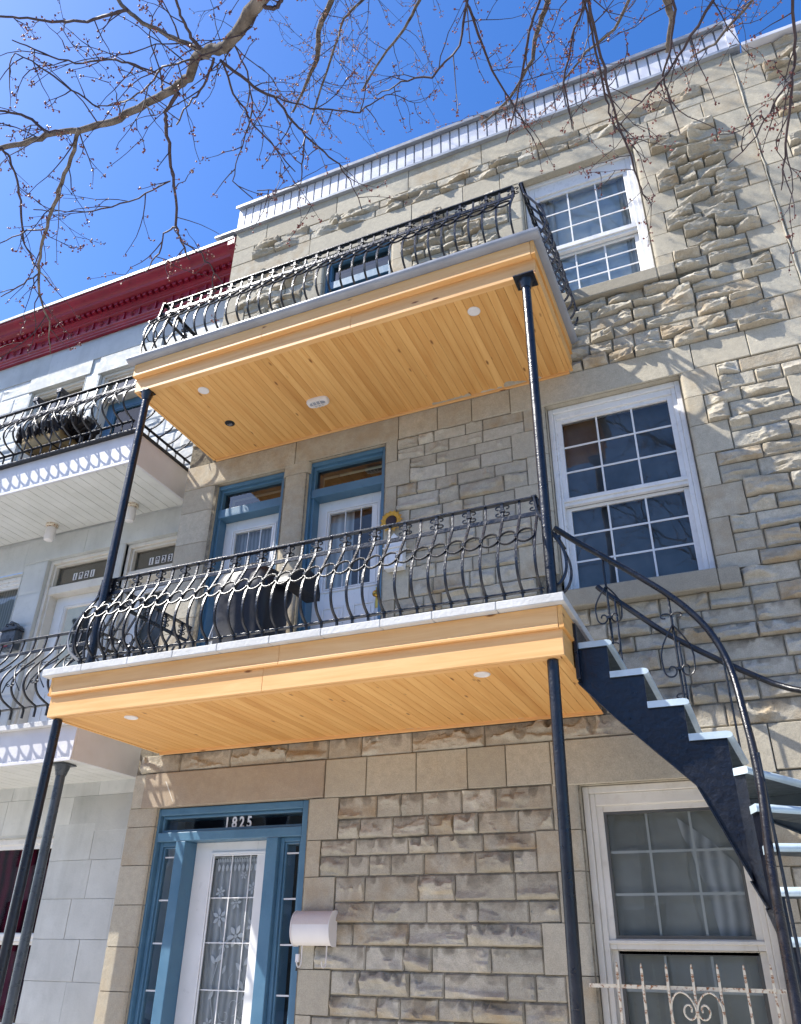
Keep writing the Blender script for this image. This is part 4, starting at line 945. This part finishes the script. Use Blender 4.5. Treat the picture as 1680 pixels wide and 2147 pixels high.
while x > -13:
    for k in range(8):
        a = k*math.pi/4; q = .062 if k % 2 == 0 else .045
        c.add([(x, .290, 9.72), (x+math.cos(a-.28)*q*.45, .318, 9.72+math.sin(a-.28)*q*.45), (x+math.cos(a)*q, .324, 9.72+math.sin(a)*q), (x+math.cos(a+.28)*q*.45, .318, 9.72+math.sin(a+.28)*q*.45)], [(0, 1, 2), (0, 2, 3)])
    c.prism([(x+.125, 9.66), (x+.145, 9.66), (x+.145, 9.78), (x+.125, 9.78)], .300, .330, 'y')
    x -= .29
co = c.build('cornice', M['red'], ph, 30)
c = MB(); c.prism([(.40, 9.46), (.30, 9.46), (.27, 9.56), (.27, 9.7), (.2, 9.80), (.14, 9.86), (.03, 9.95), (-.01, 10.0), (-.015, 10.115), (.40, 10.135)], -5.33, -5.21, 'x'); c.build('end_bracket', M['red'], co, bevel=.006)
c = MB(); c.prism([(-.02, 10.09), (-.02, 10.135), (.05, 10.165), (.45, 10.20), (.45, 10.135), (.0, 10.118), (-.005, 10.09)], -13.2, -5.24, 'x'); c.box(-5.55, -5.21, -.035, .40, 10.205, 10.235); c.build('flashing', M['metal'], co)
t1 = transom_door(ph, (-7.675, -6.705, 3.3, 5.855), (5.40, 5.505), (-7.60, -6.80, 5.40), (-7.42, -6.98, 4.4, 5.25), 'cream door numbered 1821', M['beige'], M['white'], [(-7.5, -6.9, 'dim')], yb=.4, cols=1)
t2 = transom_door(ph, (-6.455, -5.565, 3.3, 5.855), (5.40, 5.505), (-6.38, -5.64, 5.40), (-6.22, -5.8, 4.4, 5.25), 'cream door numbered 1823', M['beige'], M['white'], [(-6.3, -5.7, 'dim')], yb=.4, cols=1)
M['smoke'] = NT('grey_backing').done(lin('#4e5654'), .7)
for d_, x0, x1, body, tx in ((t1, -7.63, -6.75, '1821', -7.335), (t2, -6.41, -5.61, '1823', -6.165)):
    q = MB(); q.box(x0, x1, .56, .57, 5.5, 5.82); q.build('blind', M['smoke'], d_)
    for i, ch in enumerate(body):
        x = tx+i*.092; p = MB(); p.box(x, x+.058, .529, .533, 5.575, 5.668); pl = p.build('number_plate', M['digit_white'], d_)
        text(ch, 'house_number', .108, (x+.029, .528, 5.583), M['ink'], d_, offset=.003, align='CENTER', sx=.78)
l1 = transom_door(ph, (-8.915, -7.885, 6.6, 8.855), (8.40, 8.50), (-8.85, -7.95, 8.40), (-8.65, -8.15, 7.4, 8.25), 'white top floor door nearer the left edge', M['beige'], M['white'], [(-8.7, -8.1, 'navy')], yb=.4, cols=1)
l2 = transom_door(ph, (-7.595, -6.645, 6.6, 8.795), (8.36, 8.46), (-7.53, -6.71, 8.36), (-7.35, -6.90, 7.4, 8.2), 'top floor door with a blue leaf', M['beige'], M['blue'], [(-7.5, -6.8, 'navy')], yb=.4, cols=1)
v1 = sash_window(ph, (-9.595, -8.085, 4.252, 5.755), (-9.45, -8.22), (5.05, 5.62), (4.36, 4.98), M['vinyl'], M['curtain_grey'], zmun=0, yb=.4); v1['label'] = 'white first floor window with pale lace'
v2 = sash_window(ph, (-8.095, -6.605, .9, 2.595), (-7.97, -6.70), (1.74, 2.50), (1.0, 1.655), M['vinyl'], M['maroon'], zmun=0, yb=.4); v2['label'] = 'white ground floor window with maroon curtains'
dm = thing('mailbox', (-7.88, .39, 4.83), 'dark grey cast mailbox with scrolled top on the white pier left of door 1821', 'mailbox')
b = MB(); b.prism([(-8.00, 4.68), (-7.77, 4.68), (-7.77, 4.95), (-7.80, 4.985), (-7.84, 4.975), (-7.865, 5.02), (-7.885, 5.035), (-7.905, 5.02), (-7.93, 4.975), (-7.97, 4.985), (-8.0, 4.95)], .27, .385, 'y'); b.build('body', M['grey_post'], dm, bevel=.008)
b = MB(); b.box(-8.01, -7.76, .25, .385, 4.905, 4.92); b.box(-7.95, -7.82, .262, .27, 4.74, 4.80)
for s_ in (-1, 1): C_scroll(b, (-7.885, .265, 4.95), s_, 1, .04, .006)
b.build('flap', M['black_flat'], dm)
b = MB(); b.box(-7.93, -7.84, .262, .268, 4.70, 4.725); b.build('notice', M['red'], dm)

def white_balcony(name_loc, label, x1, yf, zs, zt, base, nose_mat, lattice):
    b_ = thing('balcony', name_loc, label, 'balcony')
    f = MB(); f.box(-12.5, x1, yf, yf+.03, zs, zt); f.box(-12.5, x1+.008, yf-.012, yf, zs-.012, zs+.02); f.build('fascia', M['board_white'], b_, bevel=.004)
    f = MB(); f.box(x1-.03, x1-.001, yf+.032, .39, zs, zt-.002); f.build('side_fascia', M['board_white'], b_, bevel=.004)
    s = MB(); x = x1-.035
    while x > -12.4:
        s.prism([(x-.245, zs+.012), (x-.243, zs+.004), (x-.125, zs+.004), (x-.123, zs+.010), (x-.119, zs+.010), (x-.117, zs+.004), (x-.002, zs+.004), (x, zs+.012)], yf+.035, .395, 'y')
        x -= .252
    s.box(-12.4, x1-.035, yf+.035, .395, zs+.018, zs+.022); s.build('soffit', M['soffit_metal'], b_)
    n = MB(); x = -12.5
    n.box(-12.55, x1+.03, yf-.06, .39, zt, zt+(.05 if nose_mat == M['nose'] else .022)); n.build('deck', nose_mat, b_, bevel=.005)
    railing(b_, base, [((-11.9, yf-.055), (x1-.06, yf-.055), 0), ((x1-.01, yf+.0), (x1-.01, .36), R(90))], M['black_flat'], .15, lattice, .735)
    return b_
nu = white_balcony((-9, -.1, 6.4), 'white metal clad balcony with dark floor edge, upper one of the painted house', -5.60, -.60, 6.22, 6.60, 6.735, M['black_flat'], 'cross')
nl = white_balcony((-9, -.1, 3.2), 'white metal clad balcony with white slab edge below doors 1821 and 1823', -5.63, -.55, 3.09, 3.40, 3.60, M['nose'], 'cross')
for x, y in ((-7.52, .19), (-6.25, .17)):
    b = MB(); b.lathe([(.075, 0), (.075, -.03), (.045, -.04), (.045, -.06)], (x, y, 6.225), 'z', 16); lm = b.build('jar_lamp', M['rust'], nu, 40)
    b = MB(); b.lathe([(.056, -.05), (.062, -.08), (.062, -.19), (.054, -.22), (.025, -.23), (.003, -.232)], (x, y, 6.225), 'z', 16); b.build('glass_jar', M['plastic_white'], lm, 40)
p_ = post(nl, -5.86, -.40, .1, 3.088, M['grey_post'], r=.042)
pt = thing('planter', (-7.3, -.38, 7.0), 'tan basket of dark withered plants held inside the railing of the painted house', 'planter')
b = MB(); b.prism([(-.46, 6.95), (-.22, 6.95), (-.16, 7.12), (-.49, 7.12)], -7.62, -7.0, 'x'); b.build('basket', M['tan'], pt, bevel=.02)
b = MB()
for k in range(260):
    x, y, z = random.uniform(-7.7, -6.75), random.uniform(-.5, -.15), 7.10; h = random.uniform(.08, .30); a = random.uniform(0, 6.28); w = random.uniform(.02, .05)
    tx, ty = x+random.uniform(-.12, .16), y+random.uniform(-.1, .1)
    b.add([(x-w*math.cos(a), y-w*math.sin(a), z-.03), (x+w*math.cos(a), y+w*math.sin(a), z-.03), (tx, ty, z+h), (tx-w, ty+w*.5, z+h*.5)], [(0, 1, 2), (0, 2, 3)])
b.build('plant', M['darkleaf'], pt, keep=True)
b = MB()
for x in (-7.5, -7.1): b.sweep([(x, -.50, 7.12), (x, -.50, 6.92), (x, -.2, 6.92)], .01, 6)
b.build('bracket', M['black_flat'], pt)
ch = thing('folding_chair', (-7.3, -.1, 6.65), 'folded black chair leaning behind the basket of plants', 'chair')
b = MB()
for dy in (0, .12): b.sweep([(-7.78, -.32+dy, 7.86), (-7.62, -.3+dy, 7.62), (-6.86, -.3+dy, 7.36), (-6.75, -.3+dy, 6.66)], .02, 8); b.sweep([(-7.42, -.30+dy, 7.92), (-7.44, -.28+dy, 7.7), (-7.2, -.26+dy, 7.2), (-7.35, -.26+dy, 6.66)], .018, 8)
b.build('frame', M['black'], ch, 50)
for p in ((-7.79, -.32, 7.88), (-7.42, -.30, 7.93), (-6.83, -.3, 7.32)): b = MB(); b.box(p[0]-.045, p[0]+.045, p[1]-.02, p[1]+.15, p[2]-.035, p[2]+.035); b.build('pad', M['black'], ch, bevel=.012)
b = MB(); b.prism([(-7.55, 6.9), (-7.45, 6.86), (-7.12, 7.52), (-7.22, 7.56)], -.3, -.14, 'y'); b.build('backrest', M['black_cloth'], ch, bevel=.01)

# ------------------------------------------------------------------ the stone house on the right
rh = thing('stone_house', (3, .5, 0), 'grey stone house beyond the pale seam, with a low white roof edge', 'house')
N = Wall(0., .018); N.mortar(1.125, 4.5, 0, 10.12, [])
for i in range(34):
    a = .02+i*.2965; b = a+.2965
    f = 1.128+(.24, .40)[i % 2]; N.flat(1.128, f, a, b)
    if b > 5: N.unit(f, 2.6, a, b, .09)
    else: N.course(f, 2.6, a, b, .04, .3, .6)
N.build('wall', [M['mortar'], M['rock'], M['ashlar'], M['lintel']], rh)
r = MB(); r.prism([(-.09, 10.10), (-.09, 10.15), (-.02, 10.19), (.4, 10.22), (.4, 10.10)], 1.245, 4.6, 'x'); r.build('roof_edge', M['cladding'], rh, bevel=.004)
r = MB(); r.box(1.13, 4.5, .4, 11, 9.9, 10.1); r.build('roof', M['flash'], rh)

# ------------------------------------------------------------------ houses across the street (behind the camera, mirrored in the glass)
for i, (x, h, mt, lb) in enumerate(((-21, 6.2, 'pave', 'pale grey house across the street, first from the west'), (-13.5, 6.8, 'ashlar', 'pale stone house across the street, second from the west'), (-6, 6.0, 'pave', 'pale grey house across the street, third from the west'), (1.5, 6.6, 'painted_block', 'grey painted house across the street, fourth from the west'), (9, 6.2, 'pave', 'pale grey house across the street, fifth from the west'))):
    t = thing('row_house', (x, -19, 0), lb, 'house')
    w = MB(); w.box(x-3.7, x+3.7, -29, -19, 0, h); w.box(x-3.74, x+3.74, -29, -18.9, h, h+.5); w.build('wall', M[mt], t)
    for k, xx in enumerate((-2.3, 0, 2.3)):
        for z in (1.0, 4.3):
            q = MB(); ring(q, x+xx-.65, x+xx+.65, z, z+2.0, .09, -18.99, -18.93); f_ = q.build('window', M['white'], t)
            q = MB(); q.box(x+xx-.56, x+xx+.56, -18.985, -18.97, z+.09, z+1.91); q.build('pane', M['dark'], f_)

t = thing('sky_blocker', (-33, -19, 0), 'tall grey block added out of view across the street to keep bright sky out of the door glass', 'sky blocker')  # added unseen block, stops bright sky mirroring in the painted house's door
w = MB(); w.box(-44, -25.2, -30, -19, 0, 17); w.build('wall', M['pave'], t)
for k in range(5):
    for z in (1.5, 4.5, 7.5, 10.5, 13.5): q = MB(); q.box(-43+k*3.6, -41+k*3.6, -18.99, -18.95, z, z+1.8); q.build('window', M['dark'], t)
# ------------------------------------------------------------------ the tree
tr = thing('tree', (1.7, -7.3, .1), 'bare maple with grey limbs and red buds reaching over the street from the top edge', 'tree')
BR = [
 ('A', [(-1.21, -4.49, 5.77, 0.0416), (-1.42, -4.36, 5.77, 0.0425), (-1.59, -4.28, 5.79, 0.0434), (-1.77, -4.19, 5.8, 0.0399), (-1.91, -4.13, 5.83, 0.0362), (-2.03, -4.12, 5.88, 0.0338), (-2.13, -4.1, 5.94, 0.0329), (-2.26, -4.01, 5.96, 0.0303), (-2.39, -3.97, 6, 0.0293), (-2.54, -3.95, 6.03, 0.0265), (-2.74, -3.93, 6.03, 0.0253), (-2.95, -3.94, 6.02, 0.024), (-3.14, -3.97, 6.03, 0.0227), (-3.32, -4, 6.05, 0.0213), (-3.5, -4.02, 6.05, 0.0199), (-3.7, -4.06, 6.04, 0.0184), (-3.96, -4.11, 5.98, 0.0149)]),
 ('B', [(-1.98, -4.21, 5.71, 0.0177), (-2.05, -4.23, 5.79, 0.015), (-2.17, -4.29, 5.85, 0.0137), (-2.28, -4.37, 5.92, 0.0124), (-2.36, -4.43, 6, 0.011), (-2.42, -4.51, 6.09, 0.0096), (-2.47, -4.6, 6.2, 0.0081)]),
 ('B2', [(-2.3, -4.47, 5.89, 0.0092), (-2.43, -4.46, 5.95, 0.0094), (-2.6, -4.47, 6, 0.008), (-2.76, -4.5, 6.05, 0.0082), (-2.95, -4.57, 6.1, 0.0067), (-3.12, -4.63, 6.15, 0.0068), (-3.28, -4.7, 6.21, 0.0052)]),
 ('C', [(-1.99, -4.23, 5.71, 0.0118), (-1.99, -4.31, 5.72, 0.0088), (-1.98, -4.4, 5.73, 0.0073), (-1.96, -4.48, 5.74, 0.0073), (-1.93, -4.58, 5.76, 0.0058)]),
 ('D', [(-1.6, -4.27, 5.78, 0.0116), (-1.54, -4.23, 5.75, 0.0115), (-1.48, -4.25, 5.74, 0.0128), (-1.4, -4.35, 5.77, 0.0142)]),
 ('E', [(-2.25, -4.06, 5.75, 0.0138), (-2.39, -4, 5.73, 0.0125), (-2.45, -3.91, 5.74, 0.0111), (-2.53, -3.76, 5.7, 0.0096), (-2.62, -3.6, 5.65, 0.0081), (-2.72, -3.43, 5.57, 0.0082), (-2.77, -3.31, 5.56, 0.0067), (-2.8, -3.18, 5.55, 0.0051)]),
 ('E2', [(-2.7, -3.45, 5.52, 0.0065), (-2.82, -3.42, 5.55, 0.005), (-2.94, -3.31, 5.54, 0.0051), (-3.1, -3.24, 5.5, 0.0034)]),
 ('E3', [(-2.75, -3.32, 5.54, 0.005), (-2.73, -3.17, 5.59, 0.0051), (-2.75, -3.02, 5.61, 0.0052), (-2.77, -2.85, 5.61, 0.0035)]),
 ('F', [(-2.86, -4.14, 5.65, 0.0144), (-3.01, -4.04, 5.62, 0.013), (-3.19, -3.93, 5.54, 0.0115), (-3.35, -3.83, 5.47, 0.0101), (-3.5, -3.72, 5.4, 0.0085), (-3.63, -3.59, 5.33, 0.0086), (-3.73, -3.46, 5.29, 0.007), (-3.79, -3.32, 5.26, 0.0053), (-3.91, -3.15, 5.15, 0.0036)]),
 ('F2', [(-2.68, -3.6, 5.76, 0.005), (-2.92, -3.59, 5.73, 0.0051), (-3.17, -3.63, 5.7, 0.0052), (-3.39, -3.7, 5.7, 0.0035), (-3.59, -3.79, 5.72, 0.0036)]),
 ('G', [(-3.4, -4.22, 5.68, 0.0084), (-3.43, -4.13, 5.73, 0.0068), (-3.52, -3.97, 5.69, 0.0069), (-3.63, -3.83, 5.65, 0.007), (-3.74, -3.69, 5.59, 0.0054), (-3.79, -3.52, 5.56, 0.0054), (-3.82, -3.35, 5.55, 0.0037)]),
 ('G2', [(-3.6, -3.62, 5.32, 0.0052), (-3.8, -3.58, 5.33, 0.0053), (-4, -3.55, 5.34, 0.0036)]),
 ('G3', [(-3.47, -3.75, 5.53, 0.0052), (-3.64, -3.75, 5.59, 0.0053), (-3.88, -3.75, 5.58, 0.0036)]),
 ('H', [(-1.96, -4.1, 5.79, 0.009), (-1.92, -3.9, 5.86, 0.0093), (-1.87, -3.72, 5.94, 0.0079), (-1.87, -3.53, 5.99, 0.0081), (-1.87, -3.37, 6.05, 0.0066), (-1.86, -3.22, 6.12, 0.0068), (-1.82, -3.03, 6.17, 0.0052), (-1.82, -2.82, 6.2, 0.0035), (-1.85, -2.62, 6.2, 0.0036)]),
 ('H2', [(-1.92, -3.65, 6.07, 0.0049), (-1.8, -3.45, 6.18, 0.005), (-1.72, -3.31, 6.3, 0.0051), (-1.61, -3.16, 6.42, 0.0053), (-1.49, -3.1, 6.59, 0.0036), (-1.39, -3.01, 6.73, 0.0037)]),
 ('H3', [(-1.87, -3.37, 6.05, 0.005), (-1.97, -3.24, 6.06, 0.0051), (-2.07, -3.08, 6.04, 0.0034), (-2.23, -3.07, 6.08, 0.0035), (-2.41, -3.09, 6.13, 0.0036)]),
 ('I', [(-1.95, -4.1, 5.79, 0.006), (-2.04, -3.87, 5.88, 0.0063), (-2.09, -3.61, 5.97, 0.0049), (-2.09, -3.35, 6.07, 0.0051), (-2.11, -3.1, 6.16, 0.0035)]),
 ('I2', [(-1.98, -4.12, 5.79, 0.0075), (-2.11, -4.02, 5.76, 0.0061), (-2.25, -3.98, 5.75, 0.0046), (-2.38, -3.91, 5.73, 0.0047)]),
 ('I3', [(-2.09, -4.18, 5.76, 0.006), (-2.29, -4.17, 5.83, 0.0062), (-2.5, -4.09, 5.86, 0.0048), (-2.71, -4.06, 5.91, 0.0049), (-2.9, -4.07, 5.98, 0.0034)]),
 ('I4', [(-2.4, -4.12, 5.93, 0.0048), (-2.56, -4.19, 6.02, 0.0065), (-2.7, -4.22, 6.1, 0.0067), (-2.91, -4.26, 6.13, 0.0051), (-3.09, -4.36, 6.2, 0.0052), (-3.25, -4.46, 6.28, 0.0036)]),
 ('I5', [(-3.16, -4.12, 5.82, 0.0084), (-3.27, -4.21, 5.91, 0.0086), (-3.41, -4.27, 5.96, 0.007), (-3.56, -4.32, 6, 0.0053)]),
 ('I6', [(-1.9, -4.08, 5.92, 0.0046), (-1.94, -3.9, 5.97, 0.0047), (-2.04, -3.69, 5.96, 0.0048), (-2.26, -3.5, 5.89, 0.0033), (-2.39, -3.36, 5.9, 0.0034), (-2.37, -3.17, 5.94, 0.0034)]),
 ('I7', [(-2.84, -4.09, 5.91, 0.005), (-2.96, -4.2, 6, 0.0051), (-3.07, -4.3, 6.09, 0.0052), (-3.22, -4.44, 6.17, 0.0035), (-3.36, -4.34, 6.16, 0.0036)]),
 ('J', [(-0.69, -3.6, 6.5, 0.0083), (-0.76, -3.44, 6.63, 0.0086), (-0.91, -3.16, 6.69, 0.0071), (-1.17, -2.99, 6.78, 0.0074), (-1.42, -2.95, 6.93, 0.0057), (-1.65, -2.86, 7.05, 0.0039)]),
 ('K', [(-0.74, -3.53, 6.46, 0.0083), (-0.76, -3.34, 6.61, 0.0086), (-0.77, -2.95, 6.65, 0.0072), (-0.7, -2.58, 6.69, 0.0056), (-0.66, -2.27, 6.76, 0.0039)]),
 ('L', [(-0.3, -3.45, 6.46, 0.0099), (-0.36, -3.3, 6.56, 0.0085), (-0.47, -3.11, 6.63, 0.0088), (-0.58, -2.86, 6.66, 0.0072), (-0.7, -2.62, 6.68, 0.0055), (-0.84, -2.38, 6.69, 0.0038)]),
 ('M', [(-0.05, -3.41, 6.34, 0.0081), (-0.1, -3.23, 6.5, 0.0085), (-0.23, -2.99, 6.61, 0.007), (-0.35, -2.67, 6.67, 0.0073), (-0.38, -2.3, 6.69, 0.0038)]),
 ('N', [(-0.08, -3.63, 6, 0.009), (-0.09, -3.47, 6.06, 0.0093), (-0.08, -3.2, 6.05, 0.0079), (-0.08, -2.95, 6.04, 0.0081), (-0.07, -2.71, 6.02, 0.0066), (-0.03, -2.47, 6.01, 0.0068), (-0.02, -2.25, 5.99, 0.0052), (0.01, -2.08, 6.01, 0.0036)]),
 ('N2', [(-0.09, -3.62, 5.99, 0.006), (-0.1, -3.46, 6.09, 0.0062), (-0.1, -3.21, 6.13, 0.0064), (-0.1, -2.89, 6.11, 0.0066), (-0.1, -2.67, 6.15, 0.0051), (-0.04, -2.43, 6.17, 0.0035)]),
 ('O', [(0.58, -3.27, 6.1, 0.0096), (0.54, -3.13, 6.19, 0.0098), (0.37, -2.9, 6.22, 0.0084), (0.22, -2.71, 6.27, 0.0069), (0.09, -2.57, 6.35, 0.0053), (-0.1, -2.4, 6.4, 0.0036)]),
 ('Pp', [(0.33, -3.29, 6.26, 0.0081), (0.35, -3.11, 6.27, 0.0083), (0.3, -2.91, 6.26, 0.0067), (0.24, -2.75, 6.28, 0.0069), (0.25, -2.59, 6.29, 0.0052), (0.28, -2.34, 6.22, 0.0036)]),
 ('Q', [(0.31, -3.28, 6.49, 0.0337), (0.32, -3.1, 6.41, 0.0271), (0.34, -3.01, 6.38, 0.0221), (0.3, -2.89, 6.34, 0.0171), (0.28, -2.84, 6.33, 0.0103)]),
 ('R', [(0.77, -3.58, 5.43, 0.0083), (0.79, -3.43, 5.48, 0.0071), (0.8, -3.2, 5.46, 0.0073), (0.79, -3, 5.47, 0.0075), (0.74, -2.71, 5.4, 0.0061), (0.7, -2.46, 5.34, 0.0031)]),
 ('R2', [(0.77, -3.11, 5.36, 0.0058), (0.68, -2.98, 5.4, 0.0059), (0.6, -2.81, 5.41, 0.0045), (0.45, -2.67, 5.43, 0.0031)]),
 ('S', [(-2.1, -2.75, 9.28, 0.0363), (-2.31, -2.58, 9.28, 0.0315), (-2.54, -2.4, 9.27, 0.0293), (-2.69, -2.16, 9.24, 0.027), (-2.92, -1.99, 9.21, 0.0164), (-3.16, -1.82, 9.16, 0.0111)]),
 ('S2', [(-0.37, -2.01, 9.21, 0.0363), (-0.48, -1.8, 9.27, 0.0317), (-0.66, -1.53, 9.29, 0.0269), (-0.77, -1.29, 9.32, 0.0219), (-1.09, -0.99, 9.29, 0.0167), (-1.45, -0.83, 9.31, 0.0113)]),
 ('S3', [(-1.4, -2.44, 9.3, 0.0207), (-1.58, -2.23, 9.34, 0.0185), (-1.81, -2.03, 9.36, 0.0161), (-2.14, -1.87, 9.36, 0.0136), (-2.45, -1.65, 9.33, 0.0111)]),
 ('S4', [(0.26, -1.76, 9.08, 0.0207), (0.2, -1.58, 9.15, 0.0185), (0.03, -1.35, 9.19, 0.0161), (-0.26, -1.19, 9.26, 0.0136), (-0.54, -0.97, 9.29, 0.0083)]),
 ('S5', [(-1.71, -2.58, 9.3, 0.0181), (-2.05, -2.47, 9.28, 0.0157), (-2.29, -2.38, 9.29, 0.0133), (-2.51, -2.17, 9.23, 0.0134), (-2.98, -1.75, 8.95, 0.0081)]),
 ('S6', [(1.11, -2.06, 8.01, 0.016), (1.05, -1.82, 8.1, 0.0141), (0.76, -1.52, 8.19, 0.0121), (0.58, -1.37, 8.34, 0.0074)])]
BK = {'S', 'S2', 'S3', 'S4', 'S5', 'S6'}
t = MB()
LEAD = [(1.7, -7.3, .1, .24), (1.68, -7.28, .4, .19), (1.62, -7.2, 2.0, .17), (1.5, -7.0, 3.6, .155), (1.35, -6.4, 5.2, .13), (1.1, -5.4, 7.2, .11), (.7, -4.2, 9.4, .09), (.1, -3.2, 11.2, .065), (-.8, -2.6, 12.6, .04), (-1.8, -2.3, 13.4, .02)]
t.sweep([p[:3] for p in LEAD], [p[3] for p in LEAD], 14); t.build('trunk', M['bark'], tr, 60)
tw = MB(); bud = MB()
OCT = [(0, 1, 2), (0, 2, 3), (0, 3, 4), (0, 4, 1), (5, 2, 1), (5, 3, 2), (5, 4, 3), (5, 1, 4)]
def budat(p, r, m=0):
    p = Vector(p); d = Vector((random.gauss(0, 1), random.gauss(0, 1), random.gauss(0, 1))).normalized(); a = d.orthogonal().normalized(); b = d.cross(a)
    bud.add([p+d*r*1.7, p+a*r, p+b*r, p-a*r, p-b*r, p-d*r*.8], OCT, m)
def cluster(p, n, s_, m=0):
    for _ in range(n): budat(Vector(p)+Vector((random.gauss(0, s_), random.gauss(0, s_), random.gauss(0, s_))), random.uniform(.0042, .0078), m)
def twig(p, d, L, r, depth, m=0, buds=1.):
    p = Vector(p); d = Vector(d).normalized(); n = max(4, int(L/.07)); pts = [tuple(p)]; rr = [r]
    w = Vector((random.gauss(0, .05), random.gauss(0, .05), -.05))
    for i in range(n):
        d = (d+w+Vector((random.gauss(0, .17), random.gauss(0, .17), random.gauss(0, .14)))).normalized()
        q = p+d*L/n
        if random.random() < .55*buds:
            sd_ = (d.orthogonal()*random.choice((-1, 1))+d*.5+Vector((random.gauss(0, .5), random.gauss(0, .5), .2))).normalized()
            tp = q+sd_*random.uniform(.012, .035); tw.sweep([tuple(q), tuple(tp)], .0017, 3); cluster(tp, random.choice((1, 2, 3)), .006, m)
        if depth > 0 and random.random() < .30:
            sd_ = (d+Vector((random.gauss(0, .7), random.gauss(0, .7), random.gauss(-.1, .6)))).normalized(); twig(q, sd_, L*random.uniform(.3, .6), r*.65, depth-1, m, buds)
        p = q; pts.append(tuple(p)); rr.append(max(.0018, r*(1-.65*(i+1)/n)))
    tw.sweep(pts, rr, 4); cluster(p, random.choice((2, 3, 4)), .009, m)
for name, row in BR:
    P = [Vector(q[:3]) for q in row]; rad = [q[3]*(.84 if q[3] > .012 else 1) for q in row]
    PP = []; RR = []
    for i in range(len(P)-1):
        for k in range(4):
            u = k/4; PP.append(P[i].lerp(P[i+1], u)+Vector((random.gauss(0, .004), random.gauss(0, .004), random.gauss(0, .004)))); RR.append(rad[i]*(1-u)+rad[i+1]*u)
    PP.append(P[-1]); RR.append(rad[-1])
    b = MB(); b.sweep(PP, [max(.003, q) for q in RR], 10 if max(RR) > .012 else 6)
    b.build('limb' if max(RR) > .02 else 'branch', M['bark'] if max(RR) > .012 else M['twig'], tr, 60)
    back = name in BK; step = .12 if back else .15; acc = random.uniform(0, step)
    for a, c, r_ in zip(PP, PP[1:], RR):
        acc += (c-a).length
        while acc > step:
            acc -= step*random.uniform(.6, 1.5)
            ax = (c-a).normalized(); sd_ = (ax*.6+Vector((random.gauss(0, .8), random.gauss(0, .8), random.gauss(-.15, .7)))).normalized()
            if back: twig(a, sd_, random.uniform(.35, .9), .0040, 1, 1, 1.5)
            elif r_ > .012: twig(a, sd_, random.uniform(.25, .75), .0052, 1, 0, .8)
            else: twig(a, sd_, random.uniform(.14, .5), .0040, 1 if random.random() < .5 else 0, 0, .9)
    # join each traced limb to the tree above the picture
    s_ = PP[0]; host = min(LEAD[3:], key=lambda q: (Vector(q[:3])-s_).length+(3 if q[2] < s_.z-2.5 else 0)) if name not in ('A',) else LEAD[4]
    if name in ('A', 'J', 'L', 'M', 'N', 'N2', 'O', 'Pp', 'Q', 'R') or back:
        e = Vector(host[:3]); d0 = (PP[0]-PP[1]).normalized(); m_ = s_.lerp(e, .5)+d0*(.15*(e-s_).length)
        sp = smooth_path([tuple(e), tuple(m_), tuple(s_+d0*.15), tuple(s_)], 2); b = MB(); b.sweep(sp, [max(RR[0]*1.7-(RR[0]*.8)*i/(len(sp)-1), RR[0]*.92) for i in range(len(sp))], 8); b.build('limb', M['bark'], tr, 60)
# upper crown above the picture: the limbs whose shadows lie on the wall
CR = [((.1, -3.2, 11.2), (-4.6, -1.5, 13.6), .034), ((.1, -3.2, 11.2), (-2.2, -.9, 13.9), .028), ((-.8, -2.6, 12.6), (-4.0, -2.6, 14.8), .026), ((.7, -4.2, 9.4), (-4.2, -3.0, 14.2), .04), ((.1, -3.2, 11.2), (-3.3, -1.2, 12.9), .022), ((-.8, -2.6, 12.6), (-3.0, -1.6, 15.4), .022), ((.7, -4.2, 9.4), (2.6, -1.8, 12.5), .03), ((1.35, -6.4, 5.2), (-1.6, -8.2, 9.6), .05), ((1.1, -5.4, 7.2), (-2.2, -6.4, 11.2), .045), ((1.35, -6.4, 5.2), (1.2, -9.5, 9.0), .05), ((1.1, -5.4, 7.2), (-.9, -8.8, 11.5), .04), ((1.1, -5.4, 7.2), (1.6, -7.6, 12.0), .045), ((1.35, -6.4, 5.2), (-.4, -9.6, 8.2), .035)]
for a, c, r_ in CR:
    a = Vector(a); c = Vector(c); pts = []
    for k in range(15): pts.append(a.lerp(c, k/14)+Vector((random.gauss(0, .05), random.gauss(0, .05), .25*math.sin(k/14*3.1)+random.gauss(0, .05))))
    b = MB(); b.sweep(pts, [r_*(1-.8*k/14) for k in range(15)], 7); b.build('limb', M['bark'], tr, 60)
    for k in range(3, 15):
        for _ in range(2): twig(pts[k], (c-a).normalized()*.7+Vector((random.gauss(0, .8), random.gauss(0, .8), random.gauss(0, .7))), random.uniform(.5, 1.2), .006, 1, 0, .8)
tag(tw.build('twigs', M['twig'], tr, keep=True), kind='stuff'); tag(bud.build('buds', [M['bud'], M['bud_tan']], tr, keep=True), kind='stuff')
